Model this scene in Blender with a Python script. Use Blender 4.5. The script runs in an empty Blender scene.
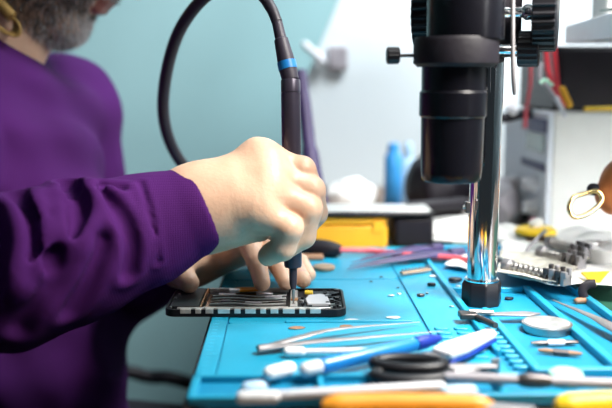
import bpy, math, random
import numpy as np
from mathutils import Vector, Matrix
random.seed(7)
rng = np.random.default_rng(7)
C = bpy.context.scene.collection
PI = math.pi

# ------------------------------------------------------------------ camera frame
CAMZ = 0.19                       # metres above the blue mat (mat top is z = 0)
PITCH = math.radians(8.56); YAW = math.radians(1.48); FPX = 850.0
fw = Vector((math.sin(YAW)*math.cos(PITCH), math.cos(YAW)*math.cos(PITCH), -math.sin(PITCH)))
rt = Vector((math.cos(YAW), -math.sin(YAW), 0))
up = rt.cross(fw)
CAM = Vector((0, 0, CAMZ))
def P(px, py, Z):                 # a point Z metres ahead of the lens
    return CAM + fw*Z + rt*((px-306)/FPX*Z) + up*(-(py-204)/FPX*Z)
def G(px, py, z=0.0):             # a point lying at height z
    d = fw + rt*((px-306)/FPX) + up*(-(py-204)/FPX)
    return CAM + d*((z-CAMZ)/d.z)

# ------------------------------------------------------------------ materials
M = {}
def mat(name, col, rough=0.5, metal=0.0, noise=0, nscale=30, bump=0, bscale=200, coat=0, sss=0,
        trans=0, emit=0, col2=None, spec=0.5, aniso=None, sheen=0):
    m = bpy.data.materials.new(name); m.use_nodes = True
    nt = m.node_tree; b = nt.nodes['Principled BSDF']
    b.inputs['Base Color'].default_value = (*col, 1)
    b.inputs['Roughness'].default_value = rough
    b.inputs['Metallic'].default_value = metal
    b.inputs['Specular IOR Level'].default_value = spec
    b.inputs['Coat Weight'].default_value = coat
    b.inputs['Transmission Weight'].default_value = trans
    if sheen:
        b.inputs['Sheen Weight'].default_value = sheen
    if sss:
        b.inputs['Subsurface Weight'].default_value = sss
        b.inputs['Subsurface Radius'].default_value = (1, .35, .2)
        b.inputs['Subsurface Scale'].default_value = .006
    if emit:
        b.inputs['Emission Color'].default_value = (*col, 1); b.inputs['Emission Strength'].default_value = emit
    tc = nt.nodes.new('ShaderNodeTexCoord')
    if noise or col2:
        n = nt.nodes.new('ShaderNodeTexNoise'); n.inputs['Scale'].default_value = nscale
        n.inputs['Detail'].default_value = 4
        nt.links.new(tc.outputs['Object'], n.inputs['Vector'])
        r = nt.nodes.new('ShaderNodeValToRGB')
        r.color_ramp.elements[0].position = .35; r.color_ramp.elements[1].position = .65
        c2 = col2 if col2 else tuple(min(1, c*(1+noise)) for c in col)
        c1 = col if col2 else tuple(c*(1-noise) for c in col)
        r.color_ramp.elements[0].color = (*c1, 1); r.color_ramp.elements[1].color = (*c2, 1)
        nt.links.new(n.outputs['Fac'], r.inputs['Fac']); nt.links.new(r.outputs['Color'], b.inputs['Base Color'])
    if bump:
        n = nt.nodes.new('ShaderNodeTexNoise'); n.inputs['Scale'].default_value = bscale
        nt.links.new(tc.outputs['Object'], n.inputs['Vector'])
        bp = nt.nodes.new('ShaderNodeBump'); bp.inputs['Strength'].default_value = bump
        bp.inputs['Distance'].default_value = .001
        nt.links.new(n.outputs['Fac'], bp.inputs['Height']); nt.links.new(bp.outputs['Normal'], b.inputs['Normal'])
    M[name] = m
    return m
mat('wall', (.33, .53, .55), .85, noise=.03, nscale=3)
mat('wall_side', (.62, .66, .68), .85, noise=.03, nscale=3)
mat('floor', (.10, .10, .10), .5, noise=.1)
mat('ceiling', (.8, .8, .8), .9, noise=.02)
mat('table', (.16, .11, .08), .5, noise=.2, nscale=12)
mat('green_mat', (.02, .10, .06), .6, noise=.2, nscale=60)
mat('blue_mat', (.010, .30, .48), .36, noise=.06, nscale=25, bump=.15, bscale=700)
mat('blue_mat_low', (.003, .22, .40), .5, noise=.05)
mat('blue_mark', (.10, .55, .75), .5, noise=.05)
mat('black_plastic', (.008, .008, .011), .38, noise=.1, spec=.35)
mat('black_soft', (.010, .008, .013), .55, spec=.3, noise=.15, bump=.2)
mat('black_gloss', (.006, .006, .008), .12, coat=.6, noise=.1)
mat('barrel', (.005, .005, .008), .26, noise=.1, spec=.35)
mat('driver', (.06, .05, .075), .32, metal=.35, noise=.08)
mat('driver_grip', (.035, .028, .045), .5, noise=.1)
mat('cable', (.022, .018, .028), .5, noise=.1)
mat('chrome', (.85, .87, .90), .07, metal=1, noise=.02)
mat('steel', (.42, .41, .40), .36, metal=1, noise=.08)
mat('steel_dull', (.30, .29, .30), .55, metal=.7, noise=.15)
mat('dark_metal', (.10, .09, .09), .4, metal=.8, noise=.2)
mat('copper', (.60, .30, .14), .35, metal=.9, noise=.15)
mat('gold', (.80, .58, .25), .25, metal=1, noise=.05)
mat('brass', (.65, .48, .22), .3, metal=1, noise=.1)
mat('white_plastic', (.70, .71, .75), .35, noise=.02)
mat('white_cotton', (.85, .85, .86), .9, noise=.03, bump=.5, bscale=400)
mat('white_board', (.72, .80, .83), .6, noise=.015, nscale=3)
mat('paper', (.80, .80, .78), .8, noise=.04, nscale=15)
mat('paper_print', (.48, .46, .40), .8, noise=.3, nscale=120)
mat('cream', (.76, .77, .73), .5, noise=.03)
mat('cream_face', (.72, .76, .82), .5, noise=.03)
mat('navy', (.06, .06, .14), .5, noise=.1)
mat('screen', (.22, .30, .27), .2, noise=.1)
mat('yellow', (.85, .42, .02), .45, noise=.05)
mat('yellow_bright', (.90, .60, .02), .4, noise=.05)
mat('orange', (.90, .36, .03), .4, noise=.06)
mat('leather', (.52, .16, .04), .5, noise=.2, nscale=40)
mat('red', (.60, .03, .05), .45, noise=.1)
mat('red_cable', (.55, .08, .10), .45, noise=.1)
mat('blue_plastic', (.01, .22, .60), .25, noise=.08, coat=.3)
mat('cyan_plastic', (.01, .22, .62), .3, noise=.08, coat=.3)
mat('navy_plastic', (.015, .04, .35), .3, noise=.08)
mat('blue_bottle', (.05, .35, .80), .35, noise=.05)
mat('pale_blue', (.45, .66, .85), .35, noise=.05)
mat('blue_band', (.01, .20, .55), .4, noise=.05)
mat('purple_tool', (.045, .03, .10), .4, noise=.1)
mat('brown', (.30, .16, .09), .6, noise=.2)
mat('tan', (.42, .30, .20), .6, noise=.2)
mat('pcb', (.02, .13, .07), .4, noise=.3, nscale=200)
mat('pcb_black', (.018, .018, .022), .45, noise=.5, nscale=500)
mat('shield', (.72, .72, .70), .3, metal=.6, noise=.1, nscale=200)
mat('grey_plastic', (.35, .33, .36), .45, noise=.08)
mat('pale_green', (.36, .70, .52), .3, noise=.05)
mat('lid', (.70, .72, .72), .3, metal=.7, noise=.25, nscale=90)
mat('trousers', (.012, .013, .02), .9, noise=.1)
mat('eye', (.6, .58, .55), .1)
mat('iris', (.04, .02, .01), .1)
mat('lip', (.28, .10, .08), .5, noise=.1)
mat('hair_dark', (.02, .015, .012), .5, noise=.2)
mat('hair_grey', (.13, .11, .10), .5, noise=.2)
mat('hair_white', (.55, .54, .55), .5, noise=.1)
mat('cord', (.45, .27, .07), .6, noise=.2, nscale=150, bump=.6, bscale=600)
mat('nail', (.78, .50, .42), .25, noise=.03)
# skin
m = mat('skin', (.70, .43, .29), .42, sss=.08, col2=(.78, .51, .35), nscale=45, bump=.25, bscale=350)
# knitted wool
m = mat('wool', (.060, .007, .098), .9, noise=.12, nscale=10, spec=.2)
nt = m.node_tree; b = nt.nodes['Principled BSDF']; tc = nt.nodes['Texture Coordinate']
w1 = nt.nodes.new('ShaderNodeTexWave'); w1.bands_direction = 'Z'; w1.inputs['Scale'].default_value = 190; w1.inputs['Distortion'].default_value = 1.2
w2 = nt.nodes.new('ShaderNodeTexWave'); w2.bands_direction = 'X'; w2.inputs['Scale'].default_value = 190; w2.inputs['Distortion'].default_value = 1.2
ad = nt.nodes.new('ShaderNodeMath'); ad.operation = 'MULTIPLY'
for w in (w1, w2): nt.links.new(tc.outputs['Object'], w.inputs['Vector'])
nt.links.new(w1.outputs['Fac'], ad.inputs[0]); nt.links.new(w2.outputs['Fac'], ad.inputs[1])
bp = nt.nodes.new('ShaderNodeBump'); bp.inputs['Strength'].default_value = .35; bp.inputs['Distance'].default_value = .0006
nt.links.new(ad.outputs[0], bp.inputs['Height']); nt.links.new(bp.outputs['Normal'], b.inputs['Normal'])

# ------------------------------------------------------------------ mesh helpers
def tag(o, label=None, cat=None, group=None, kind=None):
    if label: o['label'] = label
    if cat: o['category'] = cat
    if group: o['group'] = group
    if kind: o['kind'] = kind
    return o
def thing(name, label, cat, loc=(0, 0, 0), rz=0, group=None):
    o = bpy.data.objects.new(name, None); C.objects.link(o)
    o.empty_display_size = .01
    o.location = loc; o.rotation_euler = (0, 0, rz)
    return tag(o, label, cat, group)
class MB:
    def __init__(s): s.v = []; s.f = []; s.mi = []
    def add(s, vs, fs, mi=0):
        n = len(s.v); s.v += [tuple(v) for v in vs]
        s.f += [tuple(i+n for i in f) for f in fs]; s.mi += [mi]*len(fs); return s
    def box(s, x0, x1, y0, y1, z0, z1, rz=0, at=None, mi=0):
        vs = [Vector((x, y, z)) for z in (z0, z1) for x, y in ((x0, y0), (x1, y0), (x1, y1), (x0, y1))]
        if rz: vs = [Matrix.Rotation(rz, 3, 'Z') @ v for v in vs]
        if at is not None: vs = [v + Vector(at) for v in vs]
        return s.add(vs, [(3, 2, 1, 0), (4, 5, 6, 7), (0, 1, 5, 4), (1, 2, 6, 5), (2, 3, 7, 6), (3, 0, 4, 7)], mi)
    def hexa(s, bot, top, mi=0):
        return s.add(list(bot)+list(top), [(3, 2, 1, 0), (4, 5, 6, 7), (0, 1, 5, 4), (1, 2, 6, 5), (2, 3, 7, 6), (3, 0, 4, 7)], mi)
    def prism(s, pts, z0, z1, mi=0):
        n = len(pts)
        vs = [(p[0], p[1], z0) for p in pts]+[(p[0], p[1], z1) for p in pts]
        fs = [tuple(range(n-1, -1, -1)), tuple(range(n, 2*n))]+[(i, (i+1) % n, n+(i+1) % n, n+i) for i in range(n)]
        return s.add(vs, fs, mi)
    def tube(s, pts, rs, n=20, ribs=0, rib=.0, flat=1.0, mi=0, cap=True, fdir=None):
        """swept circle; equal consecutive points make a sharp step; flat squeezes one axis"""
        pts = [Vector(p) for p in pts]
        if not hasattr(rs, '__len__'): rs = [rs]*len(pts)
        tan = []
        for i in range(len(pts)):
            a = i
            while a > 0 and (pts[a-1]-pts[i]).length < 1e-7: a -= 1
            c = i
            while c < len(pts)-1 and (pts[c+1]-pts[i]).length < 1e-7: c += 1
            t = Vector((0, 0, 0))
            if a > 0: t += (pts[i]-pts[a-1]).normalized()
            if c < len(pts)-1: t += (pts[c+1]-pts[i]).normalized()
            if t.length < 1e-6: t = Vector((0, 0, 1))
            tan.append(t.normalized())
        u = Vector(fdir) if fdir is not None else (Vector((0, 0, 1)) if abs(tan[0].z) < .8 else Vector((0, 1, 0)))
        base = len(s.v)
        vs = []
        for p, t, r in zip(pts, tan, rs):
            u = (u - t*u.dot(t)).normalized(); w = t.cross(u)
            for k in range(n):
                a = 2*PI*k/n
                rr = r
                if ribs: rr = r*(1+rib*(1 if math.cos(ribs*a) > 0 else -1))
                vs.append(p + u*(math.cos(a)*rr*flat) + w*(math.sin(a)*rr))
        fs = []
        for i in range(len(pts)-1):
            for k in range(n):
                k2 = (k+1) % n
                fs.append((i*n+k, i*n+k2, (i+1)*n+k2, (i+1)*n+k))
        if cap:
            fs.append(tuple(range(n-1, -1, -1))); L = (len(pts)-1)*n
            fs.append(tuple(range(L, L+n)))
        return s.add(vs, fs, mi)
    def spin(s, p0, p1, prof, n=32, **k):
        """turned profile: (t, r) stations between p0 and p1"""
        p0 = Vector(p0); p1 = Vector(p1)
        return s.tube([p0.lerp(p1, t) for t, r in prof], [max(r, 1e-5) for t, r in prof], n=n, **k)
    def build(s, name, material, parent=None, bevel=0, smooth=True, seg=2, label=None):
        me = bpy.data.meshes.new(name); me.from_pydata(s.v, [], s.f); me.update()
        mats = material if isinstance(material, (list, tuple)) else [material]
        for mm in mats: me.materials.append(M[mm] if isinstance(mm, str) else mm)
        for p, i in zip(me.polygons, s.mi): p.material_index = i
        if smooth:
            me.shade_smooth()
            me.set_sharp_from_angle(angle=math.radians(38))
        o = bpy.data.objects.new(name, me); C.objects.link(o)
        if parent is not None:
            o.parent = parent
            bpy.context.view_layer.update()
            o.matrix_parent_inverse = parent.matrix_world.inverted() if s.world else Matrix.Identity(4)
        if bevel:
            md = o.modifiers.new('bevel', 'BEVEL'); md.width = bevel; md.segments = seg; md.limit_method = 'ANGLE'
            md.angle_limit = math.radians(38)
        if label: o['label'] = label
        return o
    world = True      # coordinates are world coordinates unless .local() is called
    def local(s): s.world = False; return s
def rings(ts):  # rounded end profile helper
    return ts
def capsule(p0, p1, r, k=5):
    """points and radii of a straight rod with round ends"""
    p0 = Vector(p0); p1 = Vector(p1); d = (p1-p0).normalized(); L = (p1-p0).length
    r0, r1 = r if hasattr(r, '__len__') else (r, r)
    pts = []; rs = []
    for i in range(k+1):
        a = PI/2*i/k
        pts.append(p0+d*(r0*(1-math.cos(a)))); rs.append(max(r0*math.sin(a), 1e-5))
    for i in range(k+1):
        a = PI/2*(1-i/k)
        pts.append(p1-d*(r1*(1-math.cos(a)))); rs.append(max(r1*math.sin(a), 1e-5))
    return pts, rs
def bez(pts, n=40):
    """Catmull-Rom through the points"""
    pts = [Vector(p) for p in pts]; Q = [pts[0]*2-pts[1]]+pts+[pts[-1]*2-pts[-2]]
    out = []
    m = len(pts)-1
    for i in range(n+1):
        x = i/n*m; k = min(int(x), m-1); t = x-k
        a, b_, c, d = Q[k:k+4]
        out.append(.5*((2*b_)+(c-a)*t+(2*a-5*b_+4*c-d)*t*t+(3*b_-a-3*c+d)*t**3))
    return out
def rrect(x0, x1, y0, y1, r, n=6):
    pts = []
    for cx, cy, a0 in ((x1-r, y1-r, 0), (x0+r, y1-r, 90), (x0+r, y0+r, 180), (x1-r, y0+r, 270)):
        for i in range(n+1):
            a = math.radians(a0+90*i/n); pts.append((cx+r*math.cos(a), cy+r*math.sin(a)))
    return pts

# ------------------------------------------------------------------ distance-field modelling (bodies)
def rcone(a, b, ra, rb):
    a = np.array(a, float); b = np.array(b, float)
    def f(p):
        ba = b-a; L2 = ba@ba+1e-12
        t = np.clip(((p-a)@ba)/L2, 0, 1)
        q = p-a-t[..., None]*ba
        return np.sqrt((q*q).sum(-1))-(ra+(rb-ra)*t)
    return f, np.minimum(a-ra, b-rb), np.maximum(a+ra, b+rb)
def ellip(c, r, R=None):
    c = np.array(c, float); r = np.array(r, float)
    def f(p):
        q = p-c
        if R is not None: q = q@R
        k0 = np.sqrt(((q/r)**2).sum(-1)); k1 = np.sqrt(((q/r**2)**2).sum(-1))+1e-9
        return k0*(k0-1)/k1
    m_ = r.max()
    return f, c-m_, c+m_
def smin(a, b, k):
    h = np.clip(.5+.5*(b-a)/k, 0, 1)
    return b+(a-b)*h-k*h*(1-h)
def surface(func, lo, hi, vox):
    """naive surface nets"""
    lo = np.array(lo)-3*vox; hi = np.array(hi)+3*vox
    n = np.ceil((hi-lo)/vox).astype(int)+1
    ax = [lo[i]+vox*np.arange(n[i]) for i in range(3)]
    D = np.empty(n); B = 8
    nb = -(-n//B)
    cen = [lo[i]+vox*(np.arange(nb[i])*B+(B-1)/2) for i in range(3)]
    gc = np.stack(np.meshgrid(*cen, indexing='ij'), -1)
    dc_ = func(gc.reshape(-1, 3)).reshape(gc.shape[:3])
    D[:] = np.repeat(np.repeat(np.repeat(dc_, B, 0), B, 1), B, 2)[:n[0], :n[1], :n[2]]
    near = np.argwhere(np.abs(dc_) < vox*B*1.35+.004)
    loc = np.stack(np.meshgrid(*[np.arange(B)]*3, indexing='ij'), -1).reshape(-1, 3)
    for i in range(0, len(near), 400):
        ii = (near[i:i+400, None, :]*B+loc[None]).reshape(-1, 3)
        ii = ii[(ii < n).all(1)]
        D[ii[:, 0], ii[:, 1], ii[:, 2]] = func(lo+vox*ii)
    S = D < 0
    cs = [S[dx:n[0]-1+dx, dy:n[1]-1+dy, dz:n[2]-1+dz] for dx in (0, 1) for dy in (0, 1) for dz in (0, 1)]
    tot = sum(c.astype(np.int8) for c in cs)
    act = (tot > 0) & (tot < 8)
    idx = -np.ones(act.shape, int); cells = np.argwhere(act); idx[act] = np.arange(len(cells))
    acc = np.zeros((len(cells), 3)); cnt = np.zeros(len(cells))
    corner = [(dx, dy, dz) for dx in (0, 1) for dy in (0, 1) for dz in (0, 1)]
    for a in corner:
        for k in range(3):
            if a[k] == 0:
                b_ = list(a); b_[k] = 1
                ca = cells+np.array(a); cb = cells+np.array(b_)
                da = D[ca[:, 0], ca[:, 1], ca[:, 2]]; db = D[cb[:, 0], cb[:, 1], cb[:, 2]]
                m_ = (da < 0) != (db < 0)
                t = np.where(m_, da/np.where(m_, da-db, 1), 0)
                pt = ca+t[:, None]*(cb-ca)
                acc[m_] += pt[m_]; cnt[m_] += 1
    V = lo+vox*(acc/cnt[:, None])
    F = []
    for k in range(3):
        o1, o2 = [(1, 2), (2, 0), (0, 1)][k]
        sl0 = [slice(1, n[j]-1) for j in range(3)]; sl1 = list(sl0)
        sl0[k] = slice(0, n[k]-1); sl1[k] = slice(1, n[k])
        A = S[tuple(sl0)]; B = S[tuple(sl1)]
        for flag in (0, 1):
            e = np.argwhere((A & ~B) if flag == 0 else (~A & B))
            off = np.array([1, 1, 1]); off[k] = 0
            e = e+off
            e1 = np.zeros(3, int); e1[o1] = 1
            e2 = np.zeros(3, int); e2[o2] = 1
            q = [e-e1-e2, e-e2, e, e-e1]
            q = [idx[c[:, 0], c[:, 1], c[:, 2]] for c in q]
            if flag: q = q[::-1]
            F.append(np.stack(q, 1))
    F = np.concatenate(F)
    F = F[(F >= 0).all(1)]
    return V, F
def mesh_object(name, chunks, mats, parent=None):
    """chunks: list of (V, F, material index) joined into ONE mesh"""
    vs = np.concatenate([c[0] for c in chunks]); fs = []; mi = []; o_ = 0
    for V, F, k in chunks:
        fs.append(F+o_); o_ += len(V); mi.append(np.full(len(F), k) if np.isscalar(k) else k)
    fs = np.concatenate(fs); mi = np.concatenate(mi)
    me = bpy.data.meshes.new(name)
    me.vertices.add(len(vs)); me.vertices.foreach_set('co', vs.astype(np.float32).ravel())
    me.loops.add(fs.size); me.loops.foreach_set('vertex_index', fs.astype(np.int32).ravel())
    me.polygons.add(len(fs)); me.polygons.foreach_set('loop_start', np.arange(0, fs.size, 4, dtype=np.int32))
    me.polygons.foreach_set('loop_total', np.full(len(fs), 4, dtype=np.int32))
    me.polygons.foreach_set('material_index', mi.astype(np.int32))
    me.update(calc_edges=True); me.validate()
    for mm in mats: me.materials.append(M[mm])
    me.shade_smooth()
    o = bpy.data.objects.new(name, me); C.objects.link(o)
    if parent is not None: o.parent = parent
    return o
def bounds(prims):
    return np.min([p[1] for p in prims], 0), np.max([p[2] for p in prims], 0)

# ================================================================== ROOM
FL = -0.77; CE = 1.75; WB = 1.95; WL = -1.9; WR = 1.6; WF = -.9
def struct(name, mb, m_):
    o = mb.build(name, m_, smooth=False); o['kind'] = 'structure'; return o
struct('floor', MB().box(WL, WR, WF, WB, FL-.05, FL), 'floor')
struct('ceiling', MB().box(WL, WR, WF, WB, CE, CE+.05), 'ceiling')
struct('wall_back', MB().box(WL-.05, WR+.05, WB, WB+.05, FL, CE), 'wall')
struct('wall_left', MB().box(WL-.05, WL, WF, WB, FL, CE), 'wall')
struct('wall_right', MB().box(WR, WR+.05, WF, WB, FL, CE), 'wall_side')

# ================================================================== TABLE AND MATS
TT = -.0065                                       # table top
TL, TR, TN, TF = -.062, 1.05, .40, 1.60
t = thing('workbench', 'dark workbench under the blue mat, with tools spread over it', 'table', (.4, 1., FL))
MB().box(TL, TR, TN, TF, TT-.03, TT).build('table_top', 'table', t, bevel=.002)
for x in (TL+.03, TR-.03):
    for y in (TN+.03, TF-.03):
        MB().box(x-.022, x+.022, y-.022, y+.022, FL, TT-.03).build('leg', 'table', t, bevel=.002)
gm = MB().prism(rrect(-.05, .62, .62, 1.06, .01), TT, -.004).build('cutting_mat', 'green_mat', bevel=.0005)
tag(gm, 'dark green cutting mat showing at the edges of the blue mat', 'mat')

ML, MR, MN, MF = -.058, .262, .479, .935
t = thing('repair_mat', 'bright blue silicone repair mat with ribs and trays, under the tools', 'mat', (.09, .7, -.004))
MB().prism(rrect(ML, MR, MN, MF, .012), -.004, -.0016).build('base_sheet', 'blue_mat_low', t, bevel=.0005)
yA = G(360, 279).y; yB = G(360, 377).y; yC = G(360, 322).y
tiles = MB()
g = .0008
tiles.prism(rrect(ML, .1085, yA+g, MF, .008), -.0018, 0)
tiles.prism(rrect(ML, ML+.013, yB, yA-g, .003), -.0018, 0)
tiles.prism(rrect(ML+.013+g, .1085-g, yC+g, yA-g, .004), -.0018, -.0003)
tiles.prism(rrect(ML+.013+g, .1085-g, yB+g, yC-g, .004), -.0018, 0)
tiles.prism(rrect(.1085+g, .145, yB+g, MF, .004), -.0018, 0)
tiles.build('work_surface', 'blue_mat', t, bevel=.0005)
rb = MB()
def ribbox(x0, x1, y0, y1, z=.004): rb.prism(rrect(x0, x1, y0, y1, min(x1-x0, y1-y0)*.45, 4), -.0018, z)
ribbox(.1445, .1495, .560, .86)
ribbox(.160, .1655, .525, .668)
ribbox(.214, .220, .525, .74)
ribbox(.160, .262, .519, .525)
ribbox(.256, .262, .519, .93)
ribbox(.1445, .262, .925, .931, .003)
ribbox(.150, .214, .735, .740, .003)
ribbox(ML, .15, yB-.004, yB, .003)
ribbox(ML, ML+.005, MN+.004, yB, .003)
ribbox(ML, .262, MN, MN+.005, .003)
ribbox(.02, .024, MN+.004, yB, .003)
ribbox(.13, .134, MN+.004, yB, .003)
ribbox(.0, .1, yC-.0005, yC+.0035, .0012)
rb.build('rib', 'blue_mat', t, bevel=.0008, label='raised ribs walling off the trays')
te = MB()
for k in range(9):
    y = .530+k*.0105; te.prism(rrect(.1500, .1597, y, y+.0055, .002, 3), -.0018, .002)
for k in range(7):
    for j in range(2):
        te.prism(rrect(.1135+j*.015, .1245+j*.015, .552+k*.011, .558+k*.011, .002, 3), -.0005, .0014)
te.build('tooth_row', 'blue_mat', t, bevel=.0006, label='small bumps that hold tools')
tk = MB()
for k in range(30):
    y = yB+.008+k*.008; L = .004 if k % 5 else .0075
    tk.box(ML+.003, ML+.003+L, y, y+.0007, 0, .0002)
tk.build('ruler_mark', 'blue_mark', t, smooth=False)

# ================================================================== PHONE
pc = G(257.5, 302.2, .003); pa = math.radians(-1.2)
L, W = .1455, .0695
t = thing('disassembled_phone', 'opened black smartphone frame lying lengthwise over the left edge of the blue mat', 'phone', (pc.x, pc.y, .0003), pa)
def lb(): return MB().local()
hl, hw = L/2, W/2
fr = lb()
outer = rrect(-hl, hl, -hw, hw, .009, 6); inner = rrect(-hl+.0022, hl-.0022, -hw+.0022, hw-.0022, .007, 6)
n = len(outer)
vs = [(x, y, 0) for x, y in outer]+[(x, y, .006) for x, y in outer]+[(x, y, .006) for x, y in inner]+[(x, y, .0026) for x, y in inner]
fs = []
for i in range(n):
    j = (i+1) % n
    fs += [(i, j, n+j, n+i), (n+i, n+j, 2*n+j, 2*n+i), (2*n+i, 2*n+j, 3*n+j, 3*n+i)]
fs += [tuple(range(n-1, -1, -1)), tuple(range(3*n, 4*n))]
fr.add(vs, fs); fr.build('frame', 'black_plastic', t, bevel=.0004)
# left end: black antenna/speaker block
lb().prism(rrect(-hl+.003, -hl+.0265, -hw+.010, hw-.003, .002), .0026, .0062).build('speaker_block', 'pcb_black', t, bevel=.0003)
for k, (x, y) in enumerate(((-hl+.0045, -hw+.006), (-hl+.0045, hw-.006), (-hl+.0045, 0), (-hl+.006, .012), (hl-.005, hw-.007), (hl-.005, -hw+.008), (hl-.012, -hw+.006))):
    lb().spin((x, y, .0055), (x, y, .0072), [(0, .0012), (.9, .0012), (1, .0009)], n=10).build('screw', 'steel', t)
# near edge: silver strip with black gaps
st = lb(); k = 0; x = -hl+.013
while x < hl-.028:
    w_ = (.0085, .0045, .0062, .0095, .005)[k % 5]
    st.box(x, x+w_, -hw-.0002, -hw+.0035, .0028, .0064); st.box(x-.003, x+w_+.003, -hw+.0033, -hw+.0068, .0045, .0063); x += w_+.0036; k += 1
st.box(-hl+.010, hl-.012, -hw+.0038, -hw+.0062, .0045, .0065)
st.build('metal_edge_strip', 'shield', t, bevel=.0002)
st = lb(); x = -hl+.03
st.box(-hl+.0275, -hl+.0288, -hw+.008, hw-.002, .0026, .0064)
st.build('copper_rail', 'copper', t, bevel=.0002)
lb().box(-hl+.0295, .026, hw-.0034, hw-.0018, .003, .0066).build('bay_rail', 'shield', t, bevel=.0002)
lb().box(-hl+.0295, .026, -hw+.0095, -hw+.0105, .003, .0056).build('bay_rail', 'shield', t, bevel=.0002)
lb().prism(rrect(-hl+.031, .024, -hw+.012, hw-.006, .002), .0026, .0040).build('battery_bay', 'black_gloss', t, bevel=.0003)
bt = lb()
for j, (y, w_, m1) in enumerate(((.014, .0012, 0), (.004, .0016, 0), (-.004, .0008, 0), (-.013, .0018, 0))):
    bt.tube(bez([(-hl+.034, y, .0046), (-.02, y+.002, .0046), (0, y-.003, .0048), (.024, y+.001, .0046)], 16), w_*.5, n=8)
bt.build('bay_strip', 'shield', t)
bt = lb()
for (x0, x1, y0, y1) in ((-.034, -.020, .016, .021), (-.010, .004, -.010, -.0065), (.006, .02, .006, .012), (-.03, -.022, -.004, .0), (-.002, .012, .018, .0225)):
    bt.box(x0, x1, y0, y1, .004, .0052)
bt.build('bay_chip', 'grey_plastic', t, bevel=.0002)
fx = lb()
fx.prism([(-.0205, .021), (.0, .0245), (.0035, .0285), (-.004, .0335), (-.016, .033), (-.023, .028)], .0058, .0074)
fx.build('flex_cable', 'orange', t, bevel=.0002, label='orange ribbon cable')
lb().box(-.0255, -.0165, .0205, .0265, .0056, .0080).build('flex_connector', 'white_plastic', t, bevel=.0004)
lb().prism(rrect(.0275, hl-.004, -hw+.008, hw-.005, .003), .0026, .0046).build('logic_board', 'pcb_black', t, bevel=.0002)
lb().prism([(.042, -.020), (.0605, -.020), (.0585, .006), (.053, .012), (.043, .008), (.040, -.004)], .0046, .0070).build('shield_plate', 'white_plastic', t, bevel=.0004, label='white shield plate')
lb().box(.0275, .0335, -.026, .026, .0046, .0066).build('bracket', 'shield', t, bevel=.0003)
lb().box(.0395, .0465, .010, .0175, .0066, .0086).build('sticker', 'yellow_bright', t, bevel=.0004, label='small yellow pad')
cp = lb()
for i in range(46):
    x = random.uniform(hl-.016, hl-.0045); y = random.uniform(-hw+.006, hw-.006); a = random.uniform(.0006, .0022)
    cp.box(x-a, x+a, y-a*.7, y+a*.7, .0045, random.uniform(.0056, .0074), mi=random.choice((0, 0, 0, 1, 1, 2)))
for i in range(16):
    x = random.uniform(.030, .044); y = random.uniform(-.024, .002); a = random.uniform(.0006, .002)
    cp.box(x-a, x+a, y-a*.8, y+a*.8, .0045, random.uniform(.0058, .0072), mi=random.choice((0, 1, 2, 3)))
cp.build('chip_cluster', ['pcb_black', 'black_plastic', 'steel', 'white_plastic'], t)
lb().box(.028, .034, -.010, -.004, .0066, .0078).build('copper_contact', 'copper', t, bevel=.0003)

# ================================================================== SCREWDRIVER AND CABLE
tip = P(293.5, 303, .692); tip.z = .0065
top = P(290.5, 80, .697)
ax = (top-tip); Ld = ax.length; ax = ax/Ld
t = thing('electric_screwdriver', 'dark precision screwdriver held upright with its tip on the phone', 'screwdriver', tip)
def sd(z): return tip+ax*z
px_m = .692/850
zA, zB, zC = 20*px_m, 34*px_m, 51*px_m          # shaft top, nose top, body start
MB().spin(tip, sd(zA+.004), [(0, .0006), (.2, .0008), (.25, .0013), (1, .0014)], n=16).build('bit', 'steel', t)
MB().spin(sd(zA-.004), sd(zC-.002), [(0, .0020), (.15, .0030), (.6, .0033), (.62, .0044), (1, .0046)], n=24).build('nose', 'driver_grip', t)
MB().spin(sd(zC-.012), sd(Ld-.012), [(0, .0064), (.012, .0072), (.10, .0074), (.105, .0077), (1, .0080)], n=40).build('body', 'driver', t)
gr = MB()
gr.spin(sd(Ld-.012), sd(Ld), [(0, .0079), (.06, .0079), (.06, .0074), (.12, .0074), (.12, .0080), (.93, .0080), (1, .0076)], n=40)
gr.build('end_cap', 'driver', t)
e1 = P(277, 22, .700); eb0 = top.lerp(e1, .18); eb1 = top.lerp(e1, .32)
MB().spin(top, e1, [(0, .0070), (.18, .0074), (.34, .0072), (.7, .0058), (.72, .0048), (1, .0044)], n=28).build('strain_relief', 'driver_grip', t)
MB().spin(eb0, eb1, [(0, .0078), (1, .0077)], n=28).build('band', 'blue_band', t, label='blue ring')
cpts = bez([e1, P(271, 8, .702), P(258, -8, .715), P(234, -14, .74), P(204, -2, .78), P(178, 34, .82), P(165, 82, .86), P(165, 125, .89),
            P(181, 162, .93), P(212, 190, 1.0), P(262, 205, 1.12), Vector((.03, 1.25, .003)), Vector((.1, 1.42, .003))], 90)
MB().tube(cpts, [.0046]*2+[.0046+.0016*min(1, i/40) for i in range(89)], n=14).build('cord', 'cable', t, label='thick black cable looping up and back')

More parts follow.
